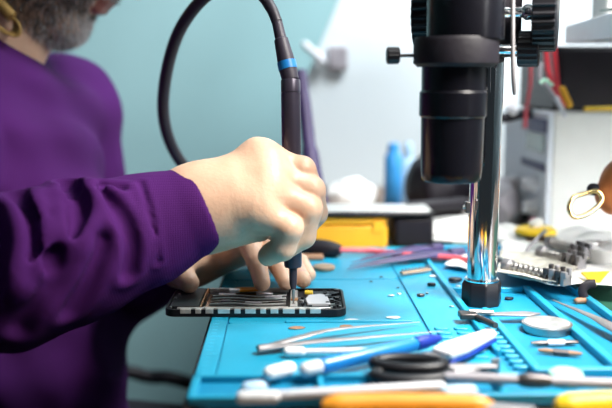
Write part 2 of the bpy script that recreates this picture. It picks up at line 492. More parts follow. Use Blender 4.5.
# ================================================================== MICROSCOPE
bp_ = G(481, 301.5, 0)
PX, PY = bp_.x, bp_.y
t = thing('microscope', 'black zoom microscope barrel on a chrome post rising from the blue mat', 'microscope', (PX, PY, -.0018))
MB().spin((PX, PY, -.0016), (PX, PY, .019), [(0, .0170), (.08, .0172), (.85, .0170), (1, .0150)], n=8).build('post_base', 'black_plastic', t, bevel=.001, label='black octagonal foot')
MB().spin((PX, PY, .019), (PX, PY, .021), [(0, .0146), (.5, .0148), (1, .0136)], n=32).build('collar_ring', 'chrome', t)
MB().spin((PX, PY, .018), (PX, PY, .40), [(0, .0125), (1, .0125)], n=64).build('post', 'chrome', t)
BZ = .625
def BP(px, py): return P(px, py, BZ)
bc = P(453, 100, BZ); BX, BY = bc.x, bc.y
def hz(py): return CAMZ-(py-76)/850*BY*1.0
s1 = BZ/850
prof = [(181, 27.5), (178, 29.8), (170, 30.6), (150, 31), (117, 31.5), (115, 33.5), (92, 33.5), (90, 31.5), (66, 31.8), (66, 33)]
MB().spin((BX, BY, hz(180)), (BX, BY, hz(66)), [((180-y)/114, r*s1) for y, r in prof], n=64).build('lower_barrel', 'barrel', t, bevel=.0004)
MB().spin((BX, BY, hz(186)+.004), (BX, BY, hz(174)), [(0, 24*s1), (1, 24*s1)], n=48).build('objective_lens', 'black_gloss', t)
# clamp ring with arm back to the post
cx = P(460, 50, BZ).x
MB().spin((cx-.004, BY, hz(67)), (cx-.004, BY, hz(38)), [(0, 38*s1), (.12, 42*s1), (.85, 42*s1), (1, 40*s1)], n=64).build('clamp_ring', 'black_soft', t)
MB().spin((P(463, 0, BZ).x, BY, hz(40)), (P(463, 0, BZ).x, BY, hz(-75)), [(0, 38*s1), (.97, 38*s1), (1, 36*s1)], n=64).build('upper_barrel', 'barrel', t)
dp = Vector((PX-BX, PY-BY, 0)); 
a0 = math.atan2(dp.y, dp.x)
MB().box(.0, dp.length, -.014, .014, hz(62), hz(42), rz=a0, at=(BX, BY, 0)).build('arm', 'black_soft', t, bevel=.003)
fbk = MB().box(-.021, .021, -.021, .021, hz(58)+.002, hz(-40), at=(PX, PY, 0)); fbk.build('focus_block', 'black_soft', t, bevel=.003)
# knobs: axis left-right
def knob(name, a, b, r, mtl, ribs=30, rib=.025, label=None, prof=None):
    return MB().spin(a, b, prof or [(0, r*.93), (.06, r), (.94, r), (1, r*.92)], n=ribs*4 if ribs else 40, ribs=ribs, rib=rib).build(name, mtl, t, label=label)
kz = .66
kd = Vector((math.cos(math.radians(20)), -math.sin(math.radians(20)), 0))      # the knob axis is square to the arm
c1 = P(534, 12, .655)
knob('focus_knob', c1, c1+kd*.018, 38/850*kz, 'black_plastic', label='large ribbed black knob')
c3 = P(518, 49, .66)
knob('tension_knob', c3, c3+kd*.016, 17.5/850*kz, 'black_plastic', ribs=20, label='smaller ribbed black knob')
MB().spin(c1-kd*.040, c1+kd*.002, [(0, .0052), (.35, .0052), (.4, .0042), (.75, .0042), (.8, .0062), (1, .0070)], n=24).build('knob_shaft', 'chrome', t)
MB().spin(c3-kd*.022, c3+kd*.003, [(0, .004), (1, .004)], n=20).build('tension_shaft', 'chrome', t)
knob('focus_knob', c1-kd*.091, c1-kd*.076, 37/850*kz, 'black_plastic')
MB().spin(c1-kd*.077, c1-kd*.040, [(0, .006), (1, .006)], n=20).build('knob_shaft', 'chrome', t)
# thumb screw on the left of the clamp
k0 = P(385.5, 56.5, BZ); k1 = P(398.5, 56.5, BZ); k1.y = k0.y = BY; k1.z = k0.z = hz(56)
ts = MB().spin(k0, k1, [(0, .0050), (.1, .0060), (.9, .0060), (1, .0048)], n=48, ribs=12, rib=.03).build('thumb_screw', 'black_plastic', t)
q = Vector((P(416, 56, BZ).x, BY, hz(56)))
MB().spin(k1, q, [(0, .0012), (1, .0012)], n=12).build('screw_shaft', 'dark_metal', ts)
# hanging steel lever, small screws
l0 = P(513, -30, .63); l1 = P(513, 60, .63); l2 = P(514.5, 95, .635)
MB().tube(bez([l0, l1, l2], 20), [.0017]*18+[.0016, .0015, .0010], n=10).build('lever', 'steel_dull', t, label='thin hanging grey metal lever')
MB().tube([P(500, -25, .66), P(513, -28, .63)], .0018, n=10).build('lever_pin', 'steel_dull', t)
for (x, y, z) in ((489, 88, .70), (486, 161, .70)):
    a = P(x, y, .703); MB().spin(a, P(x+7, y, .703), [(0, .0018), (.4, .0018), (.4, .0034), (1, .0030)], n=14).build('set_screw', 'dark_metal', t)
MB().box(-.002, .002, -.003, .003, -.0045, .0045, at=P(467.5, 207, .700)).build('clip', 'dark_metal', t, bevel=.0006)
MB().spin(P(463, 207, .700), P(467, 207, .700), [(0, .0016), (1, .0018)], n=12).build('clip_screw', 'steel', t)

# ================================================================== THE PERSON
person = thing('person', 'bearded person in a purple sweater bent over the phone, holding a screwdriver', 'person', (-.35, .93, FL))
# ---- right hand
def A(px, py, Z): return np.array(P(px, py, Z))
def chain(pts, rs): return [rcone(pts[i], pts[i+1], rs[i], rs[i+1]) for i in range(len(pts)-1)]
def hand_func(palm, fingers, kp=.016, kf=.0016, kj=.008, wrinkle=None):
    def f(p):
        d = None
        for pr in palm: d = pr[0](p) if d is None else smin(d, pr[0](p), kp)
        fd = None
        for fg in fingers:
            e = None
            for pr in fg: e = pr[0](p) if e is None else smin(e, pr[0](p), .003)
            fd = e if fd is None else smin(fd, e, kf)
        r = smin(d, fd, kj)
        return r
    return f
wr = A(203, 206, .672); elb = A(-115, 300, .59)
fi = {
 'index': ([A(258, 159, .684), A(302, 170, .676), A(313, 192, .690), A(305, 210, .706)], [.0125, .0108, .0095, .0080]),
 'middle': ([A(264, 170, .672), A(311, 190, .671), A(315, 213, .686), A(303, 232, .700)], [.0130, .0112, .0100, .0082]),
 'ring': ([A(265, 187, .663), A(308, 209, .664), A(303, 236, .672), A(290, 247, .672)], [.0128, .0112, .0098, .0080]),
 'pinky': ([A(257, 210, .658), A(289, 228, .654), A(283, 248, .660), A(268, 256, .670)], [.0125, .0108, .0096, .0082]),
}
palm = [rcone(wr, a[0][0], .0265, .0135) for a in fi.values()]
palm += [rcone(A(195, 208, .672), A(235, 200, .672), .029, .027)]
palm += [rcone(A(215, 222, .674), A(258, 224, .674), .020, .0125)]        # ball of the hand
palm += chain([A(150, 228, .668), wr], [.034, .026])
palm += [rcone(elb, A(150, 228, .668), .042, .034)]
thumb = chain([A(225, 200, .700), A(252, 210, .716), A(274, 226, .719), A(289, 240, .711)], [.018, .0125, .0115, .0090])
fing = [chain(*v) for v in fi.values()]+[thumb]
allp = palm+[p for fg in fing for p in fg]
# knuckle bumps
bumps = [rcone(a[0][0]+np.array(up)*.003-np.array(fw)*.002, a[0][0]+np.array(up)*.003+np.array(rt)*.004-np.array(fw)*.002, .0105, .0100) for a in fi.values()]
palm2 = palm+bumps
lo, hi = bounds(allp); lo[0] = max(lo[0], A(120, 200, .67)[0])
hf = hand_func(palm2, fing)
rh = surface(hf, lo, hi, .0013)
# forearm inside the sleeve
fa = [rcone(elb, A(150, 228, .668), .040, .032), rcone(A(150, 228, .668), wr, .032, .024)]
# ---- left hand
wl = A(188, 256, .815); ell = np.array((-.245, 1.13, -.115))
lf = {
 'index': ([A(232, 250, .790), A(247, 240, .765), A(257, 262, .742), A(262, 283, .726)], [.0120, .0105, .0088, .0072]),
 'middle': ([A(243, 245, .800), A(266, 243, .775), A(278, 264, .752), A(286, 282, .735)], [.0120, .0105, .0088, .0072]),
 'ring': ([A(250, 246, .825), A(278, 246, .795), A(292, 262, .770), A(303, 280, .742)], [.0115, .0100, .0086, .0072]),
 'pinky': ([A(250, 252, .850), A(280, 252, .830), A(300, 262, .805), A(309, 275, .785)], [.0105, .0090, .0078, .0065]),
}
pall = [rcone(wl, a[0][0], .0235, .0125) for a in lf.values()]
pall += [rcone(A(168, 262, .85), wl, .027, .0235)]
thl = chain([A(195, 258, .790), A(185, 262, .765), A(181, 272, .742), A(189, 283, .728)], [.0150, .0125, .0108, .0088])
finl = [chain(*v) for v in lf.values()]+[thl]
lo, hi = bounds(pall+[p for fg in finl for p in fg])
lh = surface(hand_func(pall, finl), lo, hi, .0014)
# ---- head (local: +x is the face, z up), pitched forward
hp = math.radians(33)
Rh = np.array(Matrix.Rotation(math.radians(-3), 3, 'Z') @ Matrix.Rotation(hp, 3, 'Y'))
chin_l = np.array((.070, 0, -.112)); chin_w = A(66, 41, .93)
H0 = chin_w-Rh@chin_l
def Hh(*p): return H0+Rh@np.array(p)
def hel(c, r): return ellip(Hh(*c), r, Rh)
def hrc(a, b, ra, rb): return rcone(Hh(*a), Hh(*b), ra, rb)
head = [hel((-.015, 0, .030), (.098, .077, .086)), hel((.022, 0, -.030), (.066, .060, .078)),
        hrc((.060, -.010, -.096), (.060, .010, -.096), .020, .020)]
for s in (-1, 1):
    head += [hrc((.055, s*.012, -.095), (-.018, s*.052, -.058), .017, .018), hrc((.060, s*.030, .040), (.082, s*.012, .038), .010, .010),
             hrc((.058, s*.040, -.008), (.050, s*.045, -.015), .016, .016)]
feat = [hrc((.086, 0, .022), (.108, 0, -.022), .007, .0105), hrc((.098, -.010, -.028), (.098, .010, -.028), .0075, .0075),
        hrc((.086, -.015, -.050), (.086, .015, -.050), .0065, .0065), hrc((.083, -.013, -.062), (.083, .013, -.062), .0070, .0070)]
for s in (-1, 1):
    feat.append(ellip(Hh(-.012, s*.078, .0), (.020, .007, .032), Rh))
sock = [hrc((.092, s*.031, .020), (.092, s*.031, .020), .015, .015) for s in (-1, 1)]
mouthcut = hrc((.100, -.016, -.0565), (.100, .016, -.0565), .0075, .0075)
nk0 = Hh(-.030, 0, -.055); nk1 = np.array((-.385, .93, .165))
neck = [rcone(nk0, nk1, .056, .066), rcone(nk1, np.array((-.36, .93, .08)), .07, .11), rcone(Hh(.012, 0, -.070), nk1+np.array((.040, 0, -.01)), .042, .055)]
def headf(p):
    d = None
    for pr in head: d = pr[0](p) if d is None else smin(d, pr[0](p), .018)
    for pr in sock: d = np.maximum(d, -smin(pr[0](p), pr[0](p), .001))
    for pr in feat: d = smin(d, pr[0](p), .007)
    d = np.maximum(d, -mouthcut[0](p)-.004)
    for pr in neck: d = smin(d, pr[0](p), .018)
    return d
lo, hi = bounds(head+feat+neck); hd = surface(headf, lo, hi, .0025)
# trunk, upper arms, hips (under the clothes)
shR = np.array((-.335, .775, .120)); shL = np.array((-.278, 1.085, .146))
trunk = [ellip((-.345, .93, .04), (.085, .14, .13)), ellip((-.345, .93, -.15), (.09, .13, .16)),
         rcone(shR, elb, .045, .038), rcone(shL, ell, .043, .036), rcone(ell, wl, .034, .024),
         rcone(shR, shL, .05, .05)]+fa
def trf(p):
    d = None
    for pr in trunk: d = pr[0](p) if d is None else smin(d, pr[0](p), .03)
    return d
lo, hi = bounds(trunk); tr = surface(trf, lo, hi, .007)
# hips & legs & feet skin inside trousers are part of the same body
legs = []
for y in (.84, 1.02):
    legs += [rcone((-.34, .93+(y-.93)*.8, -.27), (.085, y, -.30), .06, .045), rcone((.085, y, -.30), (.04, y, -.69), .042, .03)]
lo, hi = bounds(legs)
lg = surface(lambda p: np.min([q_[0](p) for q_ in legs], 0), lo, hi, .01)
# lip colouring
V, F = hd[0], hd[1]
cl = ((V[F].mean(1)-H0)@Rh)
mi = np.zeros(len(F), int)
lipm = (cl[:, 0] > .082) & (abs(cl[:, 1]) < .023) & (cl[:, 2] < -.0455) & (cl[:, 2] > -.0685)
mi[lipm] = 1
body = mesh_object('body', [(rh[0], rh[1], 0), (lh[0], lh[1], 0), (V, F, mi), (tr[0], tr[1], 0), (lg[0], lg[1], 0)], ['skin', 'lip'], person)
body.parent = person; bpy.context.view_layer.update(); pinv = person.matrix_world.inverted(); body.matrix_parent_inverse = pinv
# eyes
for s in (-1, 1):
    c_ = Hh(.0765, s*.031, .020); c2_ = Hh(.0895, s*.031, .018)
    e_ = MB(); e_.tube(*capsule(c_-(c2_-c_)*.9, c_+(c2_-c_)*.9, .0118, 8), n=20); eo = e_.build('eye', 'eye', body)
    MB().tube(*capsule(c2_-(c2_-c_)*.3, c2_+(c2_-c_)*.04, .0045, 4), n=16).build('iris', 'iris', eo)
# nails on the left hand
def nail(a, b, r, name='nail'):
    a = np.array(a); b = np.array(b); d = (b-a)/np.linalg.norm(b-a)
    nrm = -np.array(fw)*.75+np.array(up)*.65; nrm -= d*(nrm@d); nrm /= np.linalg.norm(nrm)
    w = np.cross(d, nrm); mb = MB(); vs = []; fs = []
    for i in range(6):
        for j in range(6):
            u = i/5; v = (j/5-.5)*1.5
            ww = r*1.0*math.sqrt(max(0.05, 1-(abs(u-.45)/.62)**4))
            q = b+d*(-.0085+.0125*u)+w*math.sin(v)*ww+nrm*(math.cos(v)*r*1.045-.0004-(.0022*u**3))
            vs.append(q)
    for i in range(5):
        for j in range(5): fs.append((i*6+j, i*6+j+1, i*6+j+7, i*6+j+6))
    mb.add(vs, fs); o = mb.build(name, 'nail', body)
    md = o.modifiers.new('solid', 'SOLIDIFY'); md.thickness = .0008; md.offset = 0
for k_ in ('index', 'middle', 'ring', 'pinky'):
    a, b_ = lf[k_][0][2], lf[k_][0][3]; nail(a, b_, lf[k_][1][3])
# ---- sweater
cu = A(211, 205.5, .6705)
sl = [rcone(A(230, 201, .669), A(186, 214, .668), .0320, .0345), rcone(A(186, 214, .668), A(150, 228, .666), .0345, .0430), rcone(A(150, 228, .666), A(95, 247, .652), .0425, .0495),
      rcone(A(95, 247, .652), A(30, 268, .632), .0495, .0555), rcone(A(30, 268, .632), elb, .0555, .060), rcone(elb, shR, .062, .072)]
slL = [rcone(np.array(wl)+np.array((-.012, .012, -.002)), ell, .036, .050), rcone(ell, shL, .052, .066)]
tor = [ellip((-.326, .93, .045), (.126, .175, .155)), ellip((-.330, .93, -.13), (.150, .190, .20)), ellip((-.335, .93, -.26), (.150, .185, .10)),
       rcone(shR+np.array((-.01, .02, .005)), shL, .070, .068), rcone((-.375, .93, .13), (-.355, .93, .190), .105, .080)]
axd = (A(206, 206, .671)-A(150, 228, .668)); axd /= np.linalg.norm(axd)
axl = wl-ell; axl = axl/np.linalg.norm(axl)
wlc = wl+np.array((-.004, .006, 0))
hole = rcone(cu-axd*.016, cu+axd*.05, .0278, .0278)
holeL = rcone(wlc-axl*.02, wlc+axl*.05, .030, .030)
neckhole = rcone(nk1+(nk0-nk1)*.35, nk0+(nk0-nk1)*.5, .058, .062)
crs = []
def sbase(p):
    d = None
    for pr in sl: d = pr[0](p) if d is None else smin(d, pr[0](p), .008)
    return d
def crease(pts, w, a, Z=0):
    out = []
    for x, y in pts:                       # drop each point onto the sleeve
        z = .40
        for _ in range(60):
            z += float(sbase(np.array([P(x, y, z)]))[0])*.9
            if z > .9: break
        if z < .9: out.append(P(x, y, z))
    pts = bez(out, 10); crs.append(([np.array(q) for q in pts], w, a))
crease([(66, 186), (78, 198), (79, 215), (72, 236)], .0060, .011, .607)
crease([(18, 198), (29, 218), (32, 250), (22, 275)], .0060, .011, .588)
crease([(98, 192), (120, 216), (130, 245), (128, 272)], .0050, .007, .620)
crease([(40, 205), (52, 230), (48, 262)], .0050, .007, .590)
crease([(60, 250), (40, 290), (20, 325)], .0070, .006, .600)
crease([(100, 240), (88, 280), (70, 310)], .0060, .006, .612)
crease([(-10, 215), (2, 245), (-5, 280)], .0070, .009, .575)
crease([(120, 190), (90, 186), (60, 196)], .0040, .005, .628)
crease([(140, 182), (150, 215), (158, 262)], .0022, .0022, .632)       # seam of the cuff panel
def ridge_noise(p):
    return .0040*np.sin(p[:, 2]*75+np.sin(p[:, 0]*42)*1.6+p[:, 1]*30)*np.sin(p[:, 0]*33+p[:, 2]*20)+.0012*np.sin(p[:, 0]*120+p[:, 2]*60+p[:, 1]*40)
def sweat(p):
    d = None
    for pr in sl: d = pr[0](p) if d is None else smin(d, pr[0](p), .008)
    # lengthwise slack folds that fade out at the cuff
    tt = (cu-p)@axd
    d = d+np.clip(tt/.09-.35, 0, 1)*.0024*np.sin(tt*150+p[:, 2]*70+np.sin(p[:, 2]*60)*1.0)
    for pts, w, a in crs:
        e = np.full(len(p), 1e9)
        for i in range(len(pts)-1):
            ba = pts[i+1]-pts[i]; t_ = np.clip(((p-pts[i])@ba)/(ba@ba), 0, 1)
            q = p-pts[i]-t_[:, None]*ba
            e = np.minimum(e, (q*q).sum(1))
        e_ = np.sqrt(e)
        d = d+a*(np.exp(-e/(w*w))-.45*np.exp(-((e_-2.1*w)/(1.1*w))**2))
    # cuff: cut square, ribbed edge
    d = -smin(-d, -((p-cu)@axd), .005)
    l = None
    for pr in slL: l = pr[0](p) if l is None else smin(l, pr[0](p), .01)
    l = np.maximum(l, (p-wlc)@axl); l = np.maximum(l, -holeL[0](p))
    b_ = None
    for pr in tor: b_ = pr[0](p) if b_ is None else smin(b_, pr[0](p), .05)
    b_ = b_+ridge_noise(p)
    b_ = np.maximum(b_, -(neckhole[0](p)))
    d = smin(d, b_, .012); d = smin(d, l, .02)
    return d
lo, hi = bounds(sl+slL+tor); lo[2] = -.33
sw = surface(sweat, lo, hi, .0025)
sw_o = mesh_object('sweater', [(sw[0], sw[1], 0)], ['wool'], person); sw_o.matrix_parent_inverse = pinv
sw_o['label'] = 'purple knitted sweater'
# ribbed collar around the neck
nd = (nk0-nk1)/np.linalg.norm(nk0-nk1)
# ---- trousers, shoes
trs = []
for y in (.84, 1.02):
    trs += [rcone((-.34, .93+(y-.93)*.7, -.275), (.09, y, -.305), .085, .060), rcone((.09, y, -.305), (.045, y, -.69), .058, .045)]
trs.append(ellip((-.355, .93, -.285), (.145, .18, .11)))
def trof(p):
    d = None
    for pr in trs: d = pr[0](p) if d is None else smin(d, pr[0](p), .02)
    return d
lo, hi = bounds(trs); tv = surface(trof, lo, hi, .008)
o = mesh_object('trousers', [(tv[0], tv[1], 0)], ['trousers'], person); o.matrix_parent_inverse = pinv
for y in (.84, 1.02):
    shp = [rcone((.02, y, FL+.045), (.15, y, FL+.034), .045, .034), rcone((.04, y, FL+.05), (.045, y, -.67), .042, .040)]
    fn = lambda p, s_=shp: np.maximum(smin(s_[0][0](p), s_[1][0](p), .02), FL+.001-p[:, 2])
    lo, hi = bounds(shp); v_ = surface(fn, lo, hi, .005)
    o = mesh_object('shoe', [(v_[0], v_[1], 0)], ['black_soft'], person); o.matrix_parent_inverse = pinv
# ---- hair cap and beard
hairp = ellip(Hh(-.022, 0, .038), (.101, .080, .088), Rh)
def hairf(p):
    d = hairp[0](p)
    q = (p-H0)@Rh
    d = np.maximum(d, q[:, 0]-.062+np.clip(.045-q[:, 2], 0, 1)*.9)
    d = np.maximum(d, -.025-q[:, 2]+0*q[:, 0])
    return d+.0015*np.sin(q[:, 0]*300)*np.sin(q[:, 1]*350)
hv = surface(hairf, hairp[1], hairp[2], .0035)
o = mesh_object('hair', [(hv[0], hv[1], 0)], ['hair_dark'], person); o.matrix_parent_inverse = pinv
# beard strands grow out of the jaw skin
bme = bpy.data.meshes.new('tmp'); Vh = hd[0]; Fh = hd[1]
fc = Vh[Fh].mean(1); e1_ = Vh[Fh[:, 2]]-Vh[Fh[:, 0]]; e2_ = Vh[Fh[:, 3]]-Vh[Fh[:, 1]]
nr = np.cross(e1_, e2_); nr /= np.linalg.norm(nr, axis=1)[:, None]+1e-12
# make sure normals point outwards
tst = headf(fc+nr*.002); nr[tst < headf(fc)] *= -1
lc = (fc-H0)@Rh; ln = nr@Rh
beard_m = (lc[:, 2] < -.036) & (lc[:, 0] > -.045) & (lc[:, 2] > -.15) & ~((lc[:, 0] > .078) & (lc[:, 2] > -.071) & (abs(lc[:, 1]) < .024))
beard_m |= (lc[:, 0] > .078) & (lc[:, 2] < -.036) & (lc[:, 2] > -.046) & (abs(lc[:, 1]) < .028)
beard_m &= (lc[:, 0] > -.022-(lc[:, 2]+.05)*.5) & (lc[:, 2]+.112 > -(lc[:, 0]-.01)*.2) & ~((ln[:, 2] < -.3) & (lc[:, 0] < .015)) & (np.linalg.norm((fc-nk1), axis=1) > .085)
ids = np.where(beard_m)[0]
print('beard faces', len(ids), len(fc), lc.min(0), lc.max(0))
strands = MB(); 
N_ST = 9000
pick = rng.choice(ids, N_ST)
for i in pick:
    p0 = fc[i]+Rh@(rng.normal(0, .0009, 3)); n0 = ln[i]
    d = n0*.75+np.array((.25, 0, -.75))+rng.normal(0, .28, 3); d = Rh@(d/np.linalg.norm(d))
    Ls = rng.uniform(.0045, .0085); w = rng.uniform(.00022, .00042)
    sd_ = np.cross(d, rng.normal(0, 1, 3)); sd_ /= np.linalg.norm(sd_); s2 = np.cross(d, sd_)
    mid = p0+d*Ls*.55; end = p0+d*Ls+Rh@np.array((0, 0, -.0018))
    q = [p0+sd_*w, p0-sd_*w*.5+s2*w*.87, p0-sd_*w*.5-s2*w*.87, mid+sd_*w*.8, mid-sd_*w*.4+s2*w*.7, mid-sd_*w*.4-s2*w*.7, end]
    front = (lc[i][0]-.04)/.04
    r = rng.random(); pw = .10+.75*max(0, min(1, front))*(1 if lc[i][2] < -.075 else .3)  # extra white strands at the chin front paint in its light rim
    mi_ = 2 if r < pw else (1 if r < pw+.45 else 0)
    strands.add(q, [(0, 1, 4, 3), (1, 2, 5, 4), (2, 0, 3, 5), (3, 4, 6), (4, 5, 6), (5, 3, 6)], mi_)
strands.build('beard', ['hair_dark', 'hair_grey', 'hair_white'], body, smooth=False, label='short grey beard')

# cord around the neck
t = thing('neck_cord', 'yellow-brown cord with a folded loop at the back of the neck', 'cord', P(2, 10, .86))
MB().tube([P(-40, -35, .88), P(-12, -10, .865), P(0, 4, .862), P(12, 17, .862)], [.0062, .0064, .0062, .0058], n=16).build('cord_sleeve', 'cord', t)
lo_ = MB()
for k in range(5):
    a = k*2.2
    lo_.tube(bez([P(12, 17, .862), P(19-a*.5, 24+a*.2, .858+k*.002), P(20-a, 34-a*.25, .858+k*.002), P(13-a, 36-a*.3, .858), P(4-a*.5, 30-a*.2, .858), P(-12, 20-a, .862)], 20), .0012, n=8)
lo_.build('cord_loop', 'cord', t)

# stool the person sits on
t = thing('stool', 'round black stool under the person', 'stool', (-.35, .93, FL))
MB().spin((-.35, .93, -.45), (-.35, .93, -.396), [(0, .17), (.1, .18), (.8, .18), (1, .165)], n=48).build('seat', 'black_soft', t)
MB().spin((-.35, .93, FL+.03), (-.35, .93, -.45), [(0, .025), (1, .025)], n=24).build('column', 'steel', t)
for k in range(5):
    a = k*2*PI/5+.3
    MB().tube([(-.35, .93, FL+.05), (-.35+.22*math.cos(a), .93+.22*math.sin(a), FL+.018)], [.018, .013], n=12).build('foot', 'steel', t)

# ================================================================== BACKGROUND
# white board leaning behind the bench, its left edge slanting
def slab(name, pts, th, m_, label, cat, bevel=.002):
    """flat panel through world points, thickness th away from the viewer"""
    pts = [Vector(p) for p in pts]
    nrm = (pts[1]-pts[0]).cross(pts[2]-pts[0]).normalized()
    if nrm.y < 0: nrm = -nrm
    n = len(pts); mb = MB()
    vs = pts+[p+nrm*th for p in pts]
    mb.add(vs, [tuple(range(n)), tuple(range(2*n-1, n-1, -1))]+[(i, n+i, n+(i+1) % n, (i+1) % n) for i in range(n)])
    o = mb.build(name, m_, bevel=bevel, smooth=False); return tag(o, label, cat)
def atY(px, py, y):
    d = fw+rt*((px-306)/FPX)+up*(-(py-204)/FPX); return CAM+d*(y/d.y)
yb = 1.50
bL = atY(301, 90, yb); bT = atY(341, -5, yb)
dirv = (bT-bL)
pT = bL+dirv*3.2
slab('white_board', [(bL.x+.006, yb, TT), (1.0, yb, TT), (1.0, yb, pT.z), (pT.x, yb, pT.z), (bL.x, yb, bL.z), (bL.x-.002, yb, bL.z-.05)][::1], .012, 'white_board',
     'large white board standing behind the bench with a slanted left edge', 'board')
# clip on its edge
t = thing('board_clip', 'white clip with a grey square tab on the slanted edge of the white board', 'clip', atY(312, 53, yb-.01))
MB().tube(*capsule(atY(302, 42, yb-.012), atY(326, 64, yb-.012), .0085), n=16, flat=.7).build('clip_body', 'white_plastic', t)
c_ = atY(338, 58, yb-.006)
MB().box(-.017, .017, -.005, .005, -.020, .020, at=c_).build('tab', 'grey_plastic', t, bevel=.003, label='grey square tab')
o = MB().tube(bez([atY(322, 42, 1.46), atY(328, 36, 1.47), atY(330, 26, 1.47)], 8), .006, n=12)
# pale light streak tube high on the wall
# dark upright handle behind the screwdriver
o = MB().tube(bez([P(300, 70, 1.12), P(305, 110, 1.12), P(311, 160, 1.11), P(322, 215, 1.10), Vector((P(330, 222, 1.1).x, P(330, 222, 1.1).y, .006))], 30),
              [.008]*6+[.009]*8+[.0115]*12+[.010]*5, n=16).build('tool_handle', 'purple_tool')
tag(o, 'dark purple curved handle standing behind the screwdriver', 'handle')

# yellow box with a black tablet on it
y0 = G(340, 247, TT).y
def bx_thing(name, label, cat, m_, x0, x1, y0, y1, z0, z1, bevel=.003, rz=0):
    cx_, cy_ = (x0+x1)/2, (y0+y1)/2
    mb = MB().local().box(-(x1-x0)/2, (x1-x0)/2, -(y1-y0)/2, (y1-y0)/2, 0, z1-z0)
    o = mb.build(name, m_, bevel=bevel); o.location = (cx_, cy_, z0); o.rotation_euler.z = rz; return tag(o, label, cat)
ya = .955
xl = (300-284)/850*ya; xr = (390-284)/850*ya
t = thing('yellow_case', 'yellow plastic case lying behind the blue mat under a black tablet', 'case', ((xl+xr)/2, ya+.045, TT))
MB().prism(rrect(xl-.03, xr, ya, ya+.09, .006), TT, .020).build('lower_shell', 'yellow', t, bevel=.002)
MB().prism(rrect(xl-.03, xr-.001, ya+.001, ya+.089, .006), .0208, .031).build('lid', 'yellow', t, bevel=.003)
MB().box(xr-.018, xr-.006, ya-.002, ya+.001, .012, .026).build('latch', 'yellow', t, bevel=.0008)
t = thing('tablet', 'black tablet with a pale screen lying across the yellow case', 'tablet', (.09, 1.0, .0312))
xa = (306-284)/850*.93; xb = (437-284)/850*.955
MB().prism(rrect(xa-.03, xb, .950, 1.012, .010), .0312, .0372).build('housing', 'black_plastic', t, bevel=.002)
MB().prism(rrect(xa-.027, xb-.003, .953, 1.009, .008), .0372, .0380).build('screen', 'shield', t, bevel=.0003, label='pale reflective screen')
# small box that carries the right end of the tablet
bx_thing('black_case', 'low black case propping the right end of the tablet', 'case', 'black_soft', (395-284)/850*.96, (436-284)/850*.96, .955, 1.03, TT, .031, .006)

# blue bottle
def bottle(x, y, h, r, m1, m2, label, name='bottle'):
    t = thing(name, label, 'bottle', (x, y, TT))
    MB().spin((x, y, TT), (x, y, TT+h*.75), [(0, r*.95), (.03, r), (.82, r), (.93, r*.7), (1, r*.42)], n=32).build('body', m1, t)
    MB().spin((x, y, TT+h*.74), (x, y, TT+h), [(0, r*.45), (.1, r*.5), (.9, r*.46), (1, r*.4)], n=24).build('cap', m2, t)
    return t
def onT(px, Y): return (px-284)/850*Y
t = thing('spray_can', 'bright blue can standing against the white board', 'can', (onT(394, 1.28), 1.28, TT))
X_ = onT(394, 1.28); MB().spin((X_, 1.28, TT), (X_, 1.28, .075), [(0, .012), (.03, .0135), (.93, .0135), (1, .010)], n=28).build('can_body', 'blue_bottle', t)
MB().spin((X_, 1.28, .075), (X_, 1.28, .090), [(0, .009), (.8, .0088), (1, .007)], n=24).build('cap', 'blue_bottle', t)
X_ = onT(409, 1.33); t = thing('squeeze_bottle', 'pale blue bottle just right of the bright blue can', 'bottle', (X_, 1.33, TT))
MB().spin((X_, 1.33, TT), (X_, 1.33, .065), [(0, .015), (.03, .017), (.8, .017), (.92, .011), (1, .008)], n=28).build('body', 'pale_blue', t)
MB().spin((X_, 1.33, .065), (X_, 1.33, .088), [(0, .008), (.8, .0075), (1, .004)], n=24).build('cap', 'pale_blue', t)

# crumpled things: distance-field lumps with faceted noise
def crumple(name, label, cat, c, r, m_, seed, amp=.25, kind=None, zmin=TT, vox=None, fr=1.0):
    rg = np.random.default_rng(seed); dirs = rg.normal(0, 1, (16, 3)); dirs /= np.linalg.norm(dirs, axis=1)[:, None]
    ph = rg.uniform(0, 6, 16); fq = rg.uniform(2.0, 6, 16)*fr
    c = np.array(c); r = np.array(r)
    def f(p):
        q = (p-c)/r; k = np.sqrt((q*q).sum(1)); n_ = 0
        for d_, h_, f_ in zip(dirs, ph, fq): n_ = n_+np.abs(np.sin(q@d_*f_+h_))
        return np.maximum((k-1+amp*(n_/16-.6)*3)*r.min(), zmin+.0004-p[:, 2])
    V, F = surface(f, c-r*1.6, c+r*1.6, vox or r.min()/7)
    o = mesh_object(name, [(V, F, 0)], [m_]); o.data.shade_flat() if False else None
    return tag(o, label, cat)
crumple('tissue', 'crumpled white tissue in front of the white board, left of the blue can', 'tissue', (onT(352, 1.22), 1.22, .018), (.038, .03, .026), 'paper', 3)
crumple('plastic_bag', 'crumpled black bag behind the microscope barrel', 'bag', (onT(440, 1.17), 1.17, .035), (.048, .05, .055), 'black_soft', 5, amp=.22)
crumple('wrapping_paper', 'crumpled white wrapping paper piled behind the chrome post', 'paper', (onT(462, 1.02), 1.02, .0), (.060, .05, .020), 'paper', 9)
crumple('wrapping_paper', 'crumpled white paper just right of the chrome post', 'paper', (onT(520, .955), .955, .0), (.038, .035, .022), 'paper', 12)
# black bar across under the bag
o = MB().tube(*capsule(P(404, 208, 1.02), P(470, 203, 1.06), .008), n=14).build('black_rod', 'black_soft'); tag(o, 'short black rod lying below the black bag', 'rod')
